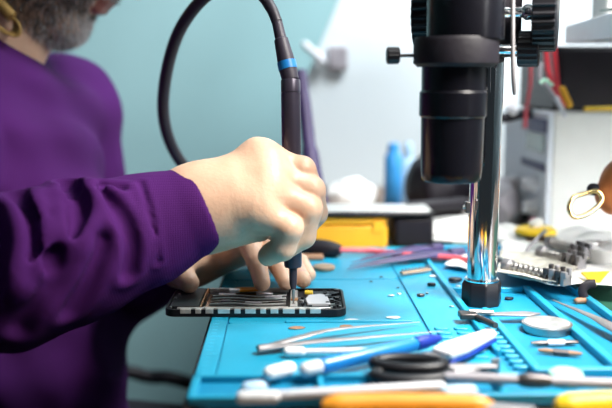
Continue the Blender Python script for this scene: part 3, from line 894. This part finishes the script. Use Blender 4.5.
# pale flat strips on the papers, left of the post
def strip(name, label, cat, a, b_, w, th, m_, z0=None):
    a = Vector(a); b_ = Vector(b_); d = (b_-a); n_ = Vector((-d.y, d.x, 0)).normalized()*w/2
    mb = MB().hexa([a-n_, b_-n_, b_+n_, a+n_], [a-n_+Vector((0, 0, th)), b_-n_+Vector((0, 0, th)), b_+n_+Vector((0, 0, th)), a+n_+Vector((0, 0, th))])
    o = mb.build(name, m_, bevel=min(th, w)*.3, smooth=False); return tag(o, label, cat)
strip('paper_strip', 'long white paper strip left of the chrome post, behind the purple tweezers', 'paper', G(402, 237, .001), G(470, 243, .001), .010, .002, 'paper')
strip('flat_bar', 'flat dark bar beside the right side of the yellow case', 'bar', G(382, 246, TT), G(452, 245, TT), .018, .008, 'black_soft')
strip('folded_paper', 'folded cream paper lying under the white strip', 'paper', G(412, 232, -.004), G(462, 229, -.004), .05, .003, 'paper_print')

# power supply
PXs = .3125; py0, py1 = 1.0, 1.20; pz0, pz1 = TT, .147
t = thing('power_supply', 'cream bench power supply with round knobs standing at the right end of the bench', 'power supply', (PXs+.13, 1.1, TT))
cs = MB().box(PXs+.006, PXs+.30, py0, py1, pz0+.008, pz1); cs.build('housing', 'cream', t, bevel=.003)
fc_ = MB().box(PXs, PXs+.008, py0+.001, py1, pz0+.006, pz1+.001); fc_.build('front_panel', 'cream_face', t, bevel=.002)
def onF(px, py):   # a spot on the front panel seen at this pixel
    d = fw+rt*((px-306)/FPX)+up*(-(py-204)/FPX); p_ = CAM+d*((PXs)/d.x); return p_
MB().box(PXs-.002, PXs, py0+.004, 1.105, onF(530, 130).z, onF(530, 117).z).build('bezel', 'navy', t, bevel=.0008, label='dark band over the display')
MB().box(PXs-.0015, PXs, py0+.004, 1.105, onF(530, 167).z, onF(530, 159).z).build('bezel', 'navy', t, bevel=.0008, label='dark band under the display')
MB().box(PXs-.0015, PXs, py0+.012, 1.085, onF(532, 150).z, onF(532, 132).z).build('display', 'screen', t, bevel=.0005, label='grey-green display')
for (x, y) in ((535, 184), (519, 181), (536, 207), (518, 203)):
    p_ = onF(x, y); MB().spin((PXs+.001, p_.y, p_.z), (PXs-.016, p_.y, p_.z), [(0, .0105), (.3, .0105), (.35, .0090), (.9, .0085), (1, .0070)], n=28).build('knob', 'white_plastic', t)
for (x, y) in ((533, 228),):
    p_ = onF(x, y)
for yk in (1.03, 1.07, 1.11):
    MB().spin((PXs+.001, yk, .012), (PXs-.009, yk, .012), [(0, .0055), (1, .005)], n=20).build('terminal', 'red' if yk == 1.03 else 'black_plastic', t)
for (x, y) in ((PXs+.02, py0+.02), (PXs+.28, py0+.02), (PXs+.02, py1-.02), (PXs+.28, py1-.02)):
    MB().spin((x, y, TT), (x, y, pz0+.009), [(0, .008), (1, .009)], n=16).build('foot', 'black_plastic', t)
# black device on top, yellow cable along its front
t = thing('black_device', 'black box on top of the cream power supply, under the white shelf', 'device', (PXs+.17, 1.10, pz1+.001))
MB().box(PXs+.016, PXs+.30, 1.03, 1.19, pz1+.001, .226).build('housing', 'black_plastic', t, bevel=.003)
MB().box(PXs+.022, PXs+.29, 1.0275, 1.0295, pz1+.006, .221).build('face_plate', 'black_soft', t, bevel=.001)
o = MB().tube(bez([(PXs+.045, 1.008, pz1+.004), (PXs+.09, 1.012, pz1+.0045), (PXs+.16, 1.010, pz1+.004)], 16), .0028, n=12).build('yellow_cable', 'yellow_bright')
tag(o, 'yellow cable lying along the front top edge of the power supply', 'cable')
# shelf
S0 = Vector((.3305, 1.01, .2225)); sdir = (Vector((.297, .745, .2225))-S0)
S1 = S0+sdir*1.5
t = thing('wall_shelf', 'white shelf board at the top right above the black box', 'shelf', (.6, .9, .222))
MB().hexa([S1, Vector((.80, S1.y, .2275)), Vector((.80, 1.02, .2275)), S0+Vector((0, 0, .005))],
          [S1+Vector((0, 0, .026)), Vector((.80, S1.y, .2485)), Vector((.80, 1.02, .2485)), S0+Vector((0, 0, .026))]).build('board', 'white_plastic', t, bevel=.001)
for y in (.68, .98):
    MB().box(.76, .795, y-.012, y+.012, TT, .2278).build('post', 'steel', t, bevel=.001)
sz = .2487
bx_thing('storage_box', 'cream box standing at the back of the white shelf', 'box', 'cream', .36, .62, .96, 1.01, sz, sz+.12)
t = thing('circuit_board_module', 'green circuit board with brass cans and wires on the white shelf', 'circuit board', (.335, .85, sz))
cc = Vector((.345, .86, sz))
MB().box(-.022, .03, -.02, .02, .006, .008, at=cc).build('board', 'pcb', t, bevel=.0003)
for (dx, dy) in ((-.014, -.012), (.010, -.012), (.022, .010)):
    MB().spin(cc+Vector((dx, dy, .008)), cc+Vector((dx, dy, .030)), [(0, .004), (.95, .004), (1, .003)], n=20).build('capacitor', 'brass', t)
    MB().spin(cc+Vector((dx*1.1, dy, 0)), cc+Vector((dx*1.1, dy, .006)), [(0, .002), (1, .002)], n=10).build('standoff', 'dark_metal', t)
MB().tube(bez([cc+Vector((-.018, -.015, .009)), cc+Vector((-.005, -.024, .013)), cc+Vector((.01, -.022, .008)), cc+Vector((.024, -.016, .012))], 16), .0014, n=8).build('wire', 'pale_green', t)
MB().box(-.03, .06, -.018, .02, .031, .037, at=cc).build('top_plate', 'black_soft', t, bevel=.001)
# red wires, clips between knobs and the black box
def wire(name, label, pts, r, m_, cat='wire', n=30):
    o = MB().tube(bez(pts, n), r, n=10).build(name, m_); return tag(o, label, cat)
wire('red_wire', 'thick red wire hanging in front of the black box', [P(545, 30, .98), P(547, 62, .98), P(551, 80, .98), P(560, 98, .99), P(563, 108, .995)], .0032, 'red')
wire('red_wire', 'thin pale red wire hanging down behind the knobs', [P(531, 60, 1.02), P(530, 85, 1.02), P(526, 112, 1.03), P(525, 128, 1.03)], .0022, 'red_cable')
wire('red_wire', 'dark red wire just right of the thick red one', [P(553, 40, .99), P(556, 70, .99), P(558, 92, .99)], .0030, 'red')
wire('grey_wire', 'grey wire bundle hanging beside the red wires', [P(541, 62, .97), P(540, 78, .97), P(548, 88, .97), P(556, 100, .97), P(562, 110, .975)], .0028, 'grey_plastic')
o = MB().tube(*capsule(P(556, 96, .965), P(566, 117, .955), .0028), n=12).build('probe', 'white_plastic'); tag(o, 'white probe tip resting on the power supply edge', 'probe')
o = MB().tube(*capsule(P(561, 86, .962), P(571, 108, .956), .0040), n=12).build('clip', 'yellow'); tag(o, 'orange-yellow clip leaning in front of the black box', 'clip')
wire('green_wire', 'short pale green wire above the white probe', [P(540, 83, .96), P(546, 80, .96), P(553, 86, .96)], .0018, 'pale_green')
# dark lamp arm left of the supply
o = MB().tube(bez([P(498, 119, 1.05), P(510, 117, 1.05), P(522, 114, 1.06), P(540, 113, 1.1)], 12), [.002]+[.006]*12, n=12).build('dark_bracket', 'black_soft')
tag(o, 'dark pointed bracket to the right of the chrome post', 'bracket')
o = MB().tube(*capsule(P(512, 107, 1.04), P(513, 110, 1.04), .0055), n=16).build('white_bulb', 'white_plastic'); tag(o, 'tiny round white bulb right of the chrome post', 'bulb')
# brown-grey clutter left of the power supply knobs
crumple('cloth', 'grey-brown cloth heaped between chrome post and power supply', 'cloth', (onT(508, 1.10)-.005, 1.10, .018), (.024, .05, .040), 'grey_plastic', 21)
# leather pouch with gold ring
t = thing('leather_strap', 'orange-brown leather grip hanging at the right edge, holding a gold ring', 'strap', P(605, 190, .80))
hv_ = [rcone(P(605, 193, .80), P(622, 180, .80), .010, .018), rcone(P(622, 180, .80), P(660, 178, .82), .018, .026), rcone(P(612, 202, .80), P(650, 198, .82), .012, .024)]
def lf_(p):
    d = None
    for q_ in hv_: d = q_[0](p) if d is None else smin(d, q_[0](p), .008)
    return d
lo, hi = bounds(hv_); V, F = surface(lf_, lo, hi, .003)
o = mesh_object('strap', [(V, F, 0)], ['leather'], t); bpy.context.view_layer.update(); o.matrix_parent_inverse = t.matrix_world.inverted()
MB().tube(*capsule(P(587, 188, .80), P(602, 191, .80), .0058), n=14).build('strap_end', 'black_soft', t)
rg_ = bez([P(587, 193, .79), P(574, 197, .785), P(569, 208, .783), P(574, 217, .783), P(585, 215, .785), P(598, 206, .788), P(602, 198, .79), P(597, 191, .79), P(587, 193, .79)], 48)
o = MB().tube(rg_, .0022, n=12).build('ring', 'gold'); tag(o, 'oval gold ring hanging from the leather strap', 'ring')
# yellow lidded pot
X_, Y_ = onT(541, .93), .93
t = thing('flux_pot', 'small brown pot with a wide yellow lid behind the metal clamps', 'pot', (X_, Y_, TT))
MB().spin((X_, Y_, TT), (X_, Y_, .016), [(0, .012), (.05, .013), (.9, .014), (1, .013)], n=28).build('body', 'brown', t)
MB().spin((X_, Y_, .016), (X_, Y_, .023), [(0, .021), (.1, .023), (.7, .022), (1, .018)], n=32).build('lid', 'yellow_bright', t)
MB().tube(*capsule((X_-.008, Y_-.004, .025), (X_+.008, Y_+.004, .029), .006), n=12).build('lid_wrap', 'paper', t)
o = MB().tube(bez([P(521, 262, .86), P(529, 247, .87), P(538, 238, .875), P(545, 231, .89)], 12), .0020, n=8).build('tweezer_arm', 'steel_dull'); tag(o, 'slim grey metal tool leaning on the yellow-lidded pot', 'tool')
# white dish with yellow triangle
dc = P(606, 262, .84)
t = thing('white_dish', 'small white bowl at the right edge behind the yellow triangle', 'bowl', dc)
MB().spin((dc.x, dc.y, .0), (dc.x, dc.y, .024), [(0, .010), (.05, .014), (.6, .022), (1, .025), (1, .0235), (.6, .020), (.12, .012)], n=40).build('bowl', 'paper', t)

# papers under the clamps
def sheet(name, label, corners, m_, seed, z=.004, amp=.003, n=22, th=.0006, edge=0):
    rg = np.random.default_rng(seed); ph = rg.uniform(0, 6, 6)
    a, b_, c, d = [Vector(q) for q in corners]; mb = MB(); vs = []; fs = []
    for i in range(n+1):
        for j in range(n+1):
            u = i/n; v = j/n
            p = a.lerp(b_, u).lerp(d.lerp(c, u), v)
            w = abs(math.sin(u*5+ph[0]+v*3))*.5+abs(math.sin(v*7+ph[1]-u*4))*.35+abs(math.sin(u*11+v*9+ph[2]))*.15
            p = Vector((p.x, p.y, p.z+z+amp*w)); vs.append(p)
    for i in range(n):
        for j in range(n): fs.append((i*(n+1)+j, (i+1)*(n+1)+j, (i+1)*(n+1)+j+1, i*(n+1)+j+1))
    mb.add(vs, fs); o = mb.build(name, m_, smooth=True)
    md = o.modifiers.new('solid', 'SOLIDIFY'); md.thickness = th; md.offset = -1
    return tag(o, label, 'paper')
sheet('paper_sheet', 'white crumpled sheet under the metal clamps, right of the post', [G(508, 290), G(640, 302), G(660, 252), G(500, 252)], 'paper', 2, z=.006, amp=.008)
sheet('printed_paper', 'beige printed paper directly under the metal clamps', [G(497, 276, .012), G(556, 287, .012), G(590, 262, .012), G(500, 254, .012)], 'paper_print', 4, z=.004, amp=.001)
sheet('paper_scrap', 'pale paper scrap left of the chrome post foot', [G(444, 268), G(476, 273), G(476, 259), G(455, 258)], 'paper', 8, z=.002, amp=.003, n=8)
sheet('paper_sheet', 'second white sheet lying at the far right behind the metal clamps', [G(556, 258, .004), G(650, 262, .004), G(650, 240, .004), G(548, 240, .004)], 'paper', 6, z=.006, amp=.010)
yt = MB(); a, b_, c = P(582, 272, .752), P(610, 271, .745), P(597, 286, .738)
yt.add([a, b_, c, a+Vector((0, .004, -.002)), b_+Vector((0, .004, -.002)), c+Vector((0, .004, -.002))], [(0, 2, 1), (3, 4, 5), (0, 1, 4, 3), (1, 2, 5, 4), (2, 0, 3, 5)])
o = yt.build('yellow_label', 'yellow_bright', smooth=False); tag(o, 'yellow triangle on the white paper at the right edge', 'label')

# metal clamps: threaded rods with jaws
def clamp(a, b_, label, group='metal board clamps on the paper'):
    a = Vector(a); b_ = Vector(b_); d = (b_-a).normalized(); L_ = (b_-a).length
    t = thing('metal_clamp', label, 'clamp', a, 0, group)
    th = MB(); pts = []; rs = []
    k = int(L_/.0014)
    for i in range(k+1):
        pts.append(a.lerp(b_, i/k)); rs.append((.0046, .0046, .0028, .0028)[i % 4])
    th.tube(pts, rs, n=16); th.build('threaded_rod', 'steel', t)
    MB().spin(a-d*.008, a+d*.001, [(0, .0050), (.1, .0062), (.9, .0062), (1, .005)], n=24, ribs=6, rib=.04).build('nut', 'steel_dull', t)
    ang = math.atan2(d.y, d.x)
    for k_ in range(4):
        c_ = b_-d*.002+d*k_*.0062
        mb = MB(); mb.box(-.0018, .0018, -.0055, .0055, -.006, .003, rz=ang, at=c_+Vector((0, 0, 0)))
        mb.box(-.0018, .0036, -.0055, -.002, .001, .0065, rz=ang, at=c_); mb.box(-.0018, .0018, .002, .0055, -.004, .009, rz=ang, at=c_)
        mb.build('jaw', 'steel_dull' if k_ % 2 else 'dark_metal', t, bevel=.0006)
    return t
zc = .0195
clamp(G(511, 266, zc), G(550, 275, zc), 'metal clamp with a threaded rod, nearest of those on the paper')
clamp(G(545, 253, zc), G(568, 259, zc), 'metal clamp behind the nearest one, its jaws beside the white bowl')
clamp(G(553, 243, zc), G(576, 250, zc), 'farthest metal clamp on the paper, in front of the power supply')
o = MB().tube(*capsule(G(488, 257, .016), G(509, 264, .017), .0042), n=14).build('metal_pin', 'steel'); tag(o, 'smooth silver pin left of the nearest clamp', 'pin')
# dark bar right of clamps
strip('dark_bar', 'dark flat bar lying in front of the power supply at far right', 'bar', P(570, 250, .90), P(612, 246, .92), .02, .007, 'dark_metal')

# ================================================================== THINGS ON THE MAT
def rod(name, label, cat, parts, group=None):
    """parts: (part name, [points], radii, material)"""
    base = Vector(parts[0][1][0]); t = thing(name, label, cat, base, 0, group)
    for pn, pts, rs, m_ in parts:
        MB().tube(pts, rs, n=16).build(pn, m_, t)
    return t
def one(name, label, cat, pts, rs, m_, group=None, **k):
    o = MB().tube(pts, rs, n=18, **k).build(name, m_); return tag(o, label, cat, group)
def ln(a, b_, n=6): a = Vector(a); b_ = Vector(b_); return [a.lerp(b_, i/n) for i in range(n+1)]
# silver tin lid
c_ = G(547, 325, .003)
t = thing('round_tin', 'round silver tin lying in the right tray of the blue mat', 'tin', (c_.x, c_.y, -.0014))
MB().spin((c_.x, c_.y, -.0014), (c_.x, c_.y, .0052), [(0, .0172), (.06, .0178), (.55, .0178), (.6, .0188), (.95, .0188), (1, .0182)], n=56).build('body', 'steel', t)
MB().spin((c_.x, c_.y, .0048), (c_.x, c_.y, .0058), [(0, .0170), (.8, .0168), (1, .0160)], n=56).build('lid_face', 'lid', t)
# big tweezers in front of the phone
def tweezers(J, T1, T2, label, m_, group=None, w=.0042, lift=.003):
    J = Vector(J); T1 = Vector(T1); T2 = Vector(T2)
    t = thing('tweezers', label, 'tweezers', J, 0, group)
    for T in (T1, T2):
        mid = J.lerp(T, .5)+Vector((0, 0, lift))+(T-(T1+T2)/2)*.45
        pts = bez([J, J.lerp(mid, .5)+Vector((0, 0, lift*.3)), mid, T], 24)
        rs = [w*(1-.85*max(0, (i/24-.45)/.55)) for i in range(25)]
        MB().tube(pts, rs, n=12, flat=.35).build('arm', m_, t)
    MB().tube(ln(J, J.lerp((T1+T2)/2, .12)), w*1.05, n=12, flat=.8).build('joint', m_, t)
    return t
tweezers(G(258, 349, .004), G(420, 322, .003), G(443, 331, .003), 'grey steel tweezers lying open in front of the phone', 'steel_dull', w=.0034)
tweezers(G(462, 253, .004), G(350, 266, .003), G(347, 269, .003), 'dark purple tweezers lying closed at the back of the blue mat', 'purple_tool', w=.0075)
tweezers(G(440, 248, .004), G(362, 258, .004), G(352, 262, .004), 'purple tweezers lying behind the other purple pair', 'purple_tool', w=.007)
# cotton swab
sw_ = (G(283, 352, .004), G(405, 350, .004))
d_ = (sw_[1]-sw_[0]).normalized()
t = thing('cotton_swab', 'white cotton swab lying below the grey steel tweezers', 'swab', sw_[0])
MB().tube(*capsule(sw_[0], sw_[0]+d_*.016, .0034), n=16).build('cotton_tip', 'white_cotton', t)
MB().tube(ln(sw_[0]+d_*.014, sw_[1]), .0022, n=12).build('stick', 'white_plastic', t)
# glossy blue pen; the white sleeve is its highlight put into colour
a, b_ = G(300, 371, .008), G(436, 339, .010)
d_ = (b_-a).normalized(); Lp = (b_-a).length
t = thing('blue_pen', 'blue pen with its highlight painted white at the front, crossing in front of the scissors', 'pen', a)
MB().tube(*capsule(a, a+d_*Lp*.16, .0046), n=24).build('sleeve', 'white_plastic', t)  # no real sleeve: the pen's gloss highlight painted white
MB().tube(*capsule(a+d_*Lp*.12, a+d_*Lp*.86, .0048), n=24).build('barrel', 'cyan_plastic', t)
MB().tube(ln(a+d_*Lp*.84, b_+d_*.004), [.0050, .0050, .0050, .0045, .004, .003, .002], n=24).build('cap', 'navy_plastic', t, label='dark blue end')
one('white_roller', 'short white roll at the left end of the blue pen', 'roll', *capsule(G(264, 375, .006), G(295, 367, .006), .0046), 'white_cotton')
# scissors with black loops
def loopring(c, rx, ry, rz_, rr, m_, t, name='handle_loop'):
    pts = [Vector((c[0], c[1], c[2]))+Matrix.Rotation(rz_, 3, 'Z') @ Vector((rx*math.cos(a_), ry*math.sin(a_), 0)) for a_ in [2*PI*i/36 for i in range(37)]]
    return MB().tube(pts, rr, n=12, cap=False).build(name, m_, t)
c1_ = G(412, 375, .006); c2_ = G(409, 364, .009)
t = thing('scissors', 'scissors with thick black finger loops in the middle foreground', 'scissors', c1_)
loopring(c1_, .024, .010, .05, .0040, 'black_plastic', t); loopring(c2_, .022, .010, -.1, .0040, 'black_plastic', t)
e_ = c1_+Vector((.055, .012, 0))
MB().tube([c1_+Vector((.022, .004, 0)), e_], [.004, .003], n=12, flat=.6).build('blade', 'steel_dull', t)
MB().tube([c2_+Vector((.020, -.002, -.002)), e_+Vector((0, -.003, .002))], [.004, .003], n=12, flat=.6).build('blade', 'steel_dull', t)
MB().spin(e_+Vector((0, -.001, -.002)), e_+Vector((0, -.001, .006)), [(0, .003), (1, .003)], n=16).build('pivot', 'steel', t)
# white pry tool
a, b_ = G(441, 352, .010), G(492, 336, .007)
d_ = (b_-a).normalized()
t = thing('pry_tool', 'white plastic pry tool with a purple edge, right of the scissors', 'pry tool', a)
n_ = Vector((-d_.y, d_.x, 0))
def flatpoly(pts2, z0, z1): return MB().prism([(p.x, p.y) for p in pts2], z0, z1)
flatpoly([a-n_*.008, a+d_*.018-n_*.0095, b_-n_*.004, b_+d_*.003, b_+n_*.006, a+d_*.016+n_*.010, a+n_*.008], .006, .0115).build('blade', 'white_plastic', t, bevel=.0018)
flatpoly([a-n_*.0082, a+d_*.018-n_*.0098, b_-n_*.0042, b_-n_*.003, a-n_*.006], .0035, .0062).build('edge', 'navy_plastic', t, bevel=.0005, label='purple edge')
MB().box(-.006, .006, -.007, .007, .002, .008, at=(a.x-.006, a.y, 0)).build('hinge', 'steel_dull', t, bevel=.0015)
# white stick in the front
a, b_ = G(246, 397, .006), G(446, 386, .008)
t = thing('white_stick', 'long white plastic stick lying across the front of the mat', 'stick', a)
MB().tube(*capsule(a, b_, (.0028, .0032)), n=20).build('shaft', 'white_plastic', t)
MB().tube(*capsule(a+Vector((-.006, -.001, 0)), a+Vector((.02, 0, 0)), .0038), n=16).build('tip', 'white_cotton', t)
# grey screwdriver front right
a, b_ = G(445, 377, .007), G(640, 385, .007)
d_ = (b_-a).normalized(); Lp = (b_-a).length
t = thing('screwdriver', 'long grey screwdriver lying across the front right of the mat', 'screwdriver', a)
MB().tube(ln(a, a+d_*Lp*.40), [.0030, .0034, .0034, .0034, .0032, .0030, .0030], n=16).build('shaft', 'grey_plastic', t)
MB().tube(ln(a+d_*Lp*.38, a+d_*Lp*.55), [.0032, .0045, .0047, .0046, .0045, .0042, .0034], n=16).build('grip', 'dark_metal', t)
MB().tube(ln(a+d_*Lp*.54, b_), .0032, n=16).build('rear_shaft', 'grey_plastic', t)
one('glass_tube', 'short pale tube in front of the grey screwdriver', 'tube', *capsule(G(440, 394, .005), G(478, 392, .005), .005), 'pale_blue')
one('small_tube', 'short pale cylinder at the front left corner of the mat', 'tube', *capsule(G(240, 391, .005), G(268, 388, .005), .0052), 'pale_blue')
# orange and yellow handles, front edge
def handle(a, b_, r, m_, label):
    a = Vector(a); b_ = Vector(b_); t = thing('pliers', label, 'pliers', a)
    d = (b_-a).normalized()
    MB().tube(bez([a, a.lerp(b_, .3)+Vector((0, .003, 0)), a.lerp(b_, .7)+Vector((0, .003, 0)), b_], 20), [r*.5, r*.85]+[r]*17+[r*.85, r*.5], n=20).build('grip', m_, t)
    a2 = a+Vector((.004, -.024, 0)); b2 = b_+Vector((.0, -.020, 0))
    MB().tube(bez([a2, a2.lerp(b2, .3)-Vector((0, .003, 0)), a2.lerp(b2, .7)-Vector((0, .003, 0)), b2], 20), [r*.5, r*.85]+[r]*17+[r*.85, r*.5], n=20).build('grip', m_, t)
    MB().tube([b_-d*.01, b_+d*.02-Vector((0, .008, 0))], [.005, .006], n=14, flat=.7).build('jaw', 'steel_dull', t)
    MB().tube([b2-d*.01, b_+d*.02-Vector((0, .012, 0))], [.005, .006], n=14, flat=.7).build('jaw', 'steel_dull', t)
    return t
handle(G(322, 407, .006), G(494, 408, .006), .0068, 'orange', 'pliers with orange grips along the front edge of the mat, centre')
handle(G(556, 408, .006), G(690, 406, .006), .0078, 'yellow_bright', 'pliers with yellow grips at the front right corner')
# pale green cap
c_ = G(566, 376, .003); o = MB().spin((c_.x, c_.y, -.0014), (c_.x, c_.y, .007), [(0, .010), (.1, .011), (.8, .0105), (1, .008)], n=32).build('green_disc', 'pale_green'); tag(o, 'pale green round cap at the front of the right tray', 'cap')
# small parts in the tray
def part_strip(px0, py0, px1, py1, label, mats, z=.0, r=.0022):
    a = G(px0, py0, .0012+z); b_ = G(px1, py1, .0012+z)
    t = thing('connector', label, 'connector', a)
    MB().tube(ln(a, b_), [r*.6, r, r, r, r, r, r*.6], n=10, flat=.8).build('housing', mats[0], t)
    MB().tube(ln(a.lerp(b_, .35), a.lerp(b_, .7)), r*1.25, n=10, flat=.8).build('sleeve', mats[1], t)
    return t
part_strip(531, 343, 578, 342, 'small brass connector with a white middle behind the brown one', ('dark_metal', 'white_plastic'))
part_strip(538, 350, 582, 354, 'small brown connector nearest the front of the right tray', ('brown', 'dark_metal'))
# blade tool near the foot
a, b_ = G(489, 313, .006), G(541, 315, .004); d_ = (b_-a).normalized(); n_ = Vector((-d_.y, d_.x, 0))
t = thing('scraper', 'flat grey steel scraper lying in front of the microscope foot', 'scraper', a)
flatpoly([a-n_*.003, a+d_*.03-n_*.006, b_, a+d_*.03+n_*.006, a+n_*.003], .0042, .0058).build('blade', 'steel_dull', t, bevel=.0005)
MB().tube(ln(a-d_*.016, a+d_*.003), .0026, n=12).build('shaft', 'steel', t)
MB().box(-.007, .007, -.006, .006, .004, .0085, at=(a.x-.018, a.y-.006, 0)).build('holder', 'dark_metal', t, bevel=.001)
MB().tube(ln((a.x-.012, a.y-.012, .006), (a.x-.003, a.y-.034, .006)), .0024, n=12).build('pin', 'dark_metal', t)
# flat metal ruler at right
tweezers(G(640, 345, .004), G(557, 302, .003), G(553, 300, .003), 'broad grey steel tweezers at the right edge of the mat', 'steel_dull', w=.0055)
# little curl of black tape
c_ = G(585, 298, .003)
o = MB().tube(bez([c_+Vector((0, 0, -.002)), c_+Vector((-.002, .001, .006)), c_+Vector((.002, .002, .011)), c_+Vector((.009, .002, .012))], 14), [.004]*15, n=12, flat=.5).build('tape_curl', 'black_soft'); tag(o, 'curled black tape standing by the edge of the white paper', 'tape')
one('brown_stub', 'brown stub at the foot of the curled black tape', 'stub', *capsule(c_+Vector((-.010, -.002, -.002)), c_+Vector((.008, .0, -.002)), .0028), 'brown')
# brown pieces, back of the mat
c_ = G(324, 267.5, .002); o = MB().spin((c_.x, c_.y, 0.0002), (c_.x, c_.y, .0042), [(0, .0102), (.2, .011), (.8, .011), (1, .0098)], n=32).build('round_chip', 'tan'); tag(o, 'round tan disc at the back of the blue mat', 'disc')
c_ = G(313, 257.5, .002); o = MB().box(-.011, .011, -.007, .007, .0002, .005, at=(c_.x, c_.y, 0)).build('brown_block', 'brown', bevel=.0015); tag(o, 'flat brown block behind the round tan disc', 'block')
# black plug and red cable
a = G(308, 249, .008)
t = thing('test_lead', 'black plug with a red cable lying behind the blue mat', 'cable', a)
MB().tube(ln(G(300, 247, .008), G(341, 250, .008)), [.008, .0105, .011, .011, .0105, .009, .006], n=16, flat=.9).build('plug', 'black_soft', t)
MB().tube(bez([G(338, 250, .008), G(370, 251, .005), G(410, 255, .005), G(455, 258, .005), G(475, 262, .006)], 30), .0030, n=12).build('lead', 'red_cable', t, label='red cable')
# connector strip with pins
a, b_ = G(401, 274, .002), G(430, 270, .002); d_ = (b_-a)
t = thing('pin_header', 'small tan metal strip of contacts at the back right of the work area', 'connector', a)
strip_n = Vector((-d_.y, d_.x, 0)).normalized()
MB().hexa([a-strip_n*.003, b_-strip_n*.003, b_+strip_n*.003, a+strip_n*.003], [q_+Vector((0, 0, .002)) for q_ in (a-strip_n*.003, b_-strip_n*.003, b_+strip_n*.003, a+strip_n*.003)]).build('strip', 'tan', t, bevel=.0003)
for k in range(9):
    p_ = a.lerp(b_, (k+.5)/9); MB().spin(p_+Vector((0, 0, .002)), p_+Vector((0, 0, .005)), [(0, .0011), (1, .0009)], n=8).build('contact', 'steel', t)
# loose bits
def bit(name, px, py, s, m_, label, cat, h=.6, rz=0, z=.0002, group=None):
    c_ = G(px, py, .001)
    pts = [(s*random.uniform(.75, 1.1)*math.cos(k*2*PI/7+rz), .62*s*random.uniform(.75, 1.1)*math.sin(k*2*PI/7+rz)) for k in range(7)]
    o = MB().local().prism(pts, 0, s*h).build(name, m_, bevel=s*.12); o.location = (c_.x, c_.y, z); return tag(o, label, cat, group)
bit('screw', 431.5, 285, .0048, 'black_plastic', 'dark flat screw between the thin groove and the rib, farther one', 'screw')
bit('screw', 420.5, 295.5, .0040, 'dark_metal', 'dark screw with a silver glint, nearer of the pair right of the groove', 'screw')
bit('screw', 427, 293, .0016, 'steel', 'tiny silver screw touching the dark one', 'screw', 1)
bit('paper_scrap', 433, 276, .0045, 'paper', 'tiny white scrap beside the long rib, behind the dark screws', 'scrap', .3)
bit('black_chip', 455, 280.5, .0075, 'black_plastic', 'black chip just left of the microscope foot', 'chip', .5, z=.0)
bit('silver_scrap', 458, 286, .0030, 'steel', 'silver speck in front of the black chip', 'scrap', .5)
bit('film_scrap', 352, 319.5, .0070, 'white_plastic', 'thin white film scrap at the right corner of the phone', 'scrap', .06)
bit('film_scrap', 393, 316.5, .0062, 'white_plastic', 'thin white film scrap alone on the work area', 'scrap', .06)
bit('brown_chip', 297, 327, .0070, 'brown', 'flat reddish brown chip below the middle of the phone', 'chip', .1)
bit('brown_chip', 346, 326, .0068, 'brown', 'flat reddish brown chip in front of the right end of the phone', 'chip', .12)
bit('clear_speck', 391, 295, .0030, 'shield', 'small silver speck in the work area, left of a twin', 'speck', .3)
bit('clear_speck', 399, 293, .0026, 'shield', 'small silver speck in the work area, right of its twin', 'speck', .3)
bit('clear_speck', 398, 287, .0018, 'dark_metal', 'dark speck behind the two silver ones', 'speck', .4)
bit('clear_speck', 371, 281, .0016, 'dark_metal', 'dark speck near the back groove of the work area', 'speck', .5)
bit('clear_speck', 381, 276.5, .0020, 'dark_metal', 'dark speck just behind the back groove', 'speck', .5)
bit('silver_scrap', 452, 306, .0026, 'steel', 'silver speck against the long rib, left of the foot', 'scrap', .4, z=.0002)
bit('black_chip', 509, 297, .0045, 'black_plastic', 'black chip just right of the microscope foot', 'chip', .5, z=-.0014)
# cable under the bench at the left
wire('black_hose', 'dark hose sagging under the left side of the bench', [(-.60, 1.45, -.36), P(100, 372, 1.35), P(150, 377, 1.35), P(190, 383, 1.35), (.1, 1.38, -.42), (.5, 1.4, -.44)], .011, 'black_soft', 'hose')

# ================================================================== LIGHT, CAMERA
def area(name, loc, target, size, power, col, sy=None):
    l = bpy.data.lights.new(name, 'AREA'); l.energy = power; l.size = size; l.color = col
    if sy: l.shape = 'RECTANGLE'; l.size_y = sy
    o = bpy.data.objects.new(name, l); C.objects.link(o); o.location = loc
    o.rotation_euler = (Vector(target)-Vector(loc)).to_track_quat('-Z', 'Y').to_euler(); return o
bl_ = area('bench_lamp', (.38, .46, .55), (.17, .71, .02), .24, 3.1, (1, .95, .88)); bl_.data.spread = math.radians(82)
cl_ = area('ceiling_light', (.75, 1.05, 1.70), (.30, 1.95, .1), .7, 42, (.93, .97, 1)); cl_.data.spread = math.radians(110)
area('window_light', (1.55, 1.2, .7), (.2, 1.3, .1), .9, 6, (.85, .93, 1), 1.2)
sl_ = area('supply_fill', (1.15, .05, .45), (.54, 1.0, .06), .5, 3.6, (.97, .98, 1))  # added fill light aimed at the power supply, no window stands here
sl_.data.spread = math.radians(46)
w = bpy.data.worlds.new('world'); bpy.context.scene.world = w; w.use_nodes = True
w.node_tree.nodes['Background'].inputs['Color'].default_value = (.62, .75, .85, 1)
w.node_tree.nodes['Background'].inputs['Strength'].default_value = .03
cam = bpy.data.cameras.new('camera'); cam.sensor_width = 36; cam.lens = 50; cam.clip_start = .02
co = bpy.data.objects.new('camera', cam); C.objects.link(co)
co.matrix_world = Matrix(((rt.x, up.x, -fw.x, CAM.x), (rt.y, up.y, -fw.y, CAM.y), (rt.z, up.z, -fw.z, CAM.z), (0, 0, 0, 1)))
cam.dof.use_dof = True; cam.dof.focus_distance = .69; cam.dof.aperture_fstop = 3.5
bpy.context.scene.camera = co
vs_ = bpy.context.scene.view_settings
vs_.view_transform = 'Standard'; vs_.look = 'None'; vs_.exposure = .12; vs_.gamma = 1; vs_.use_curve_mapping = False
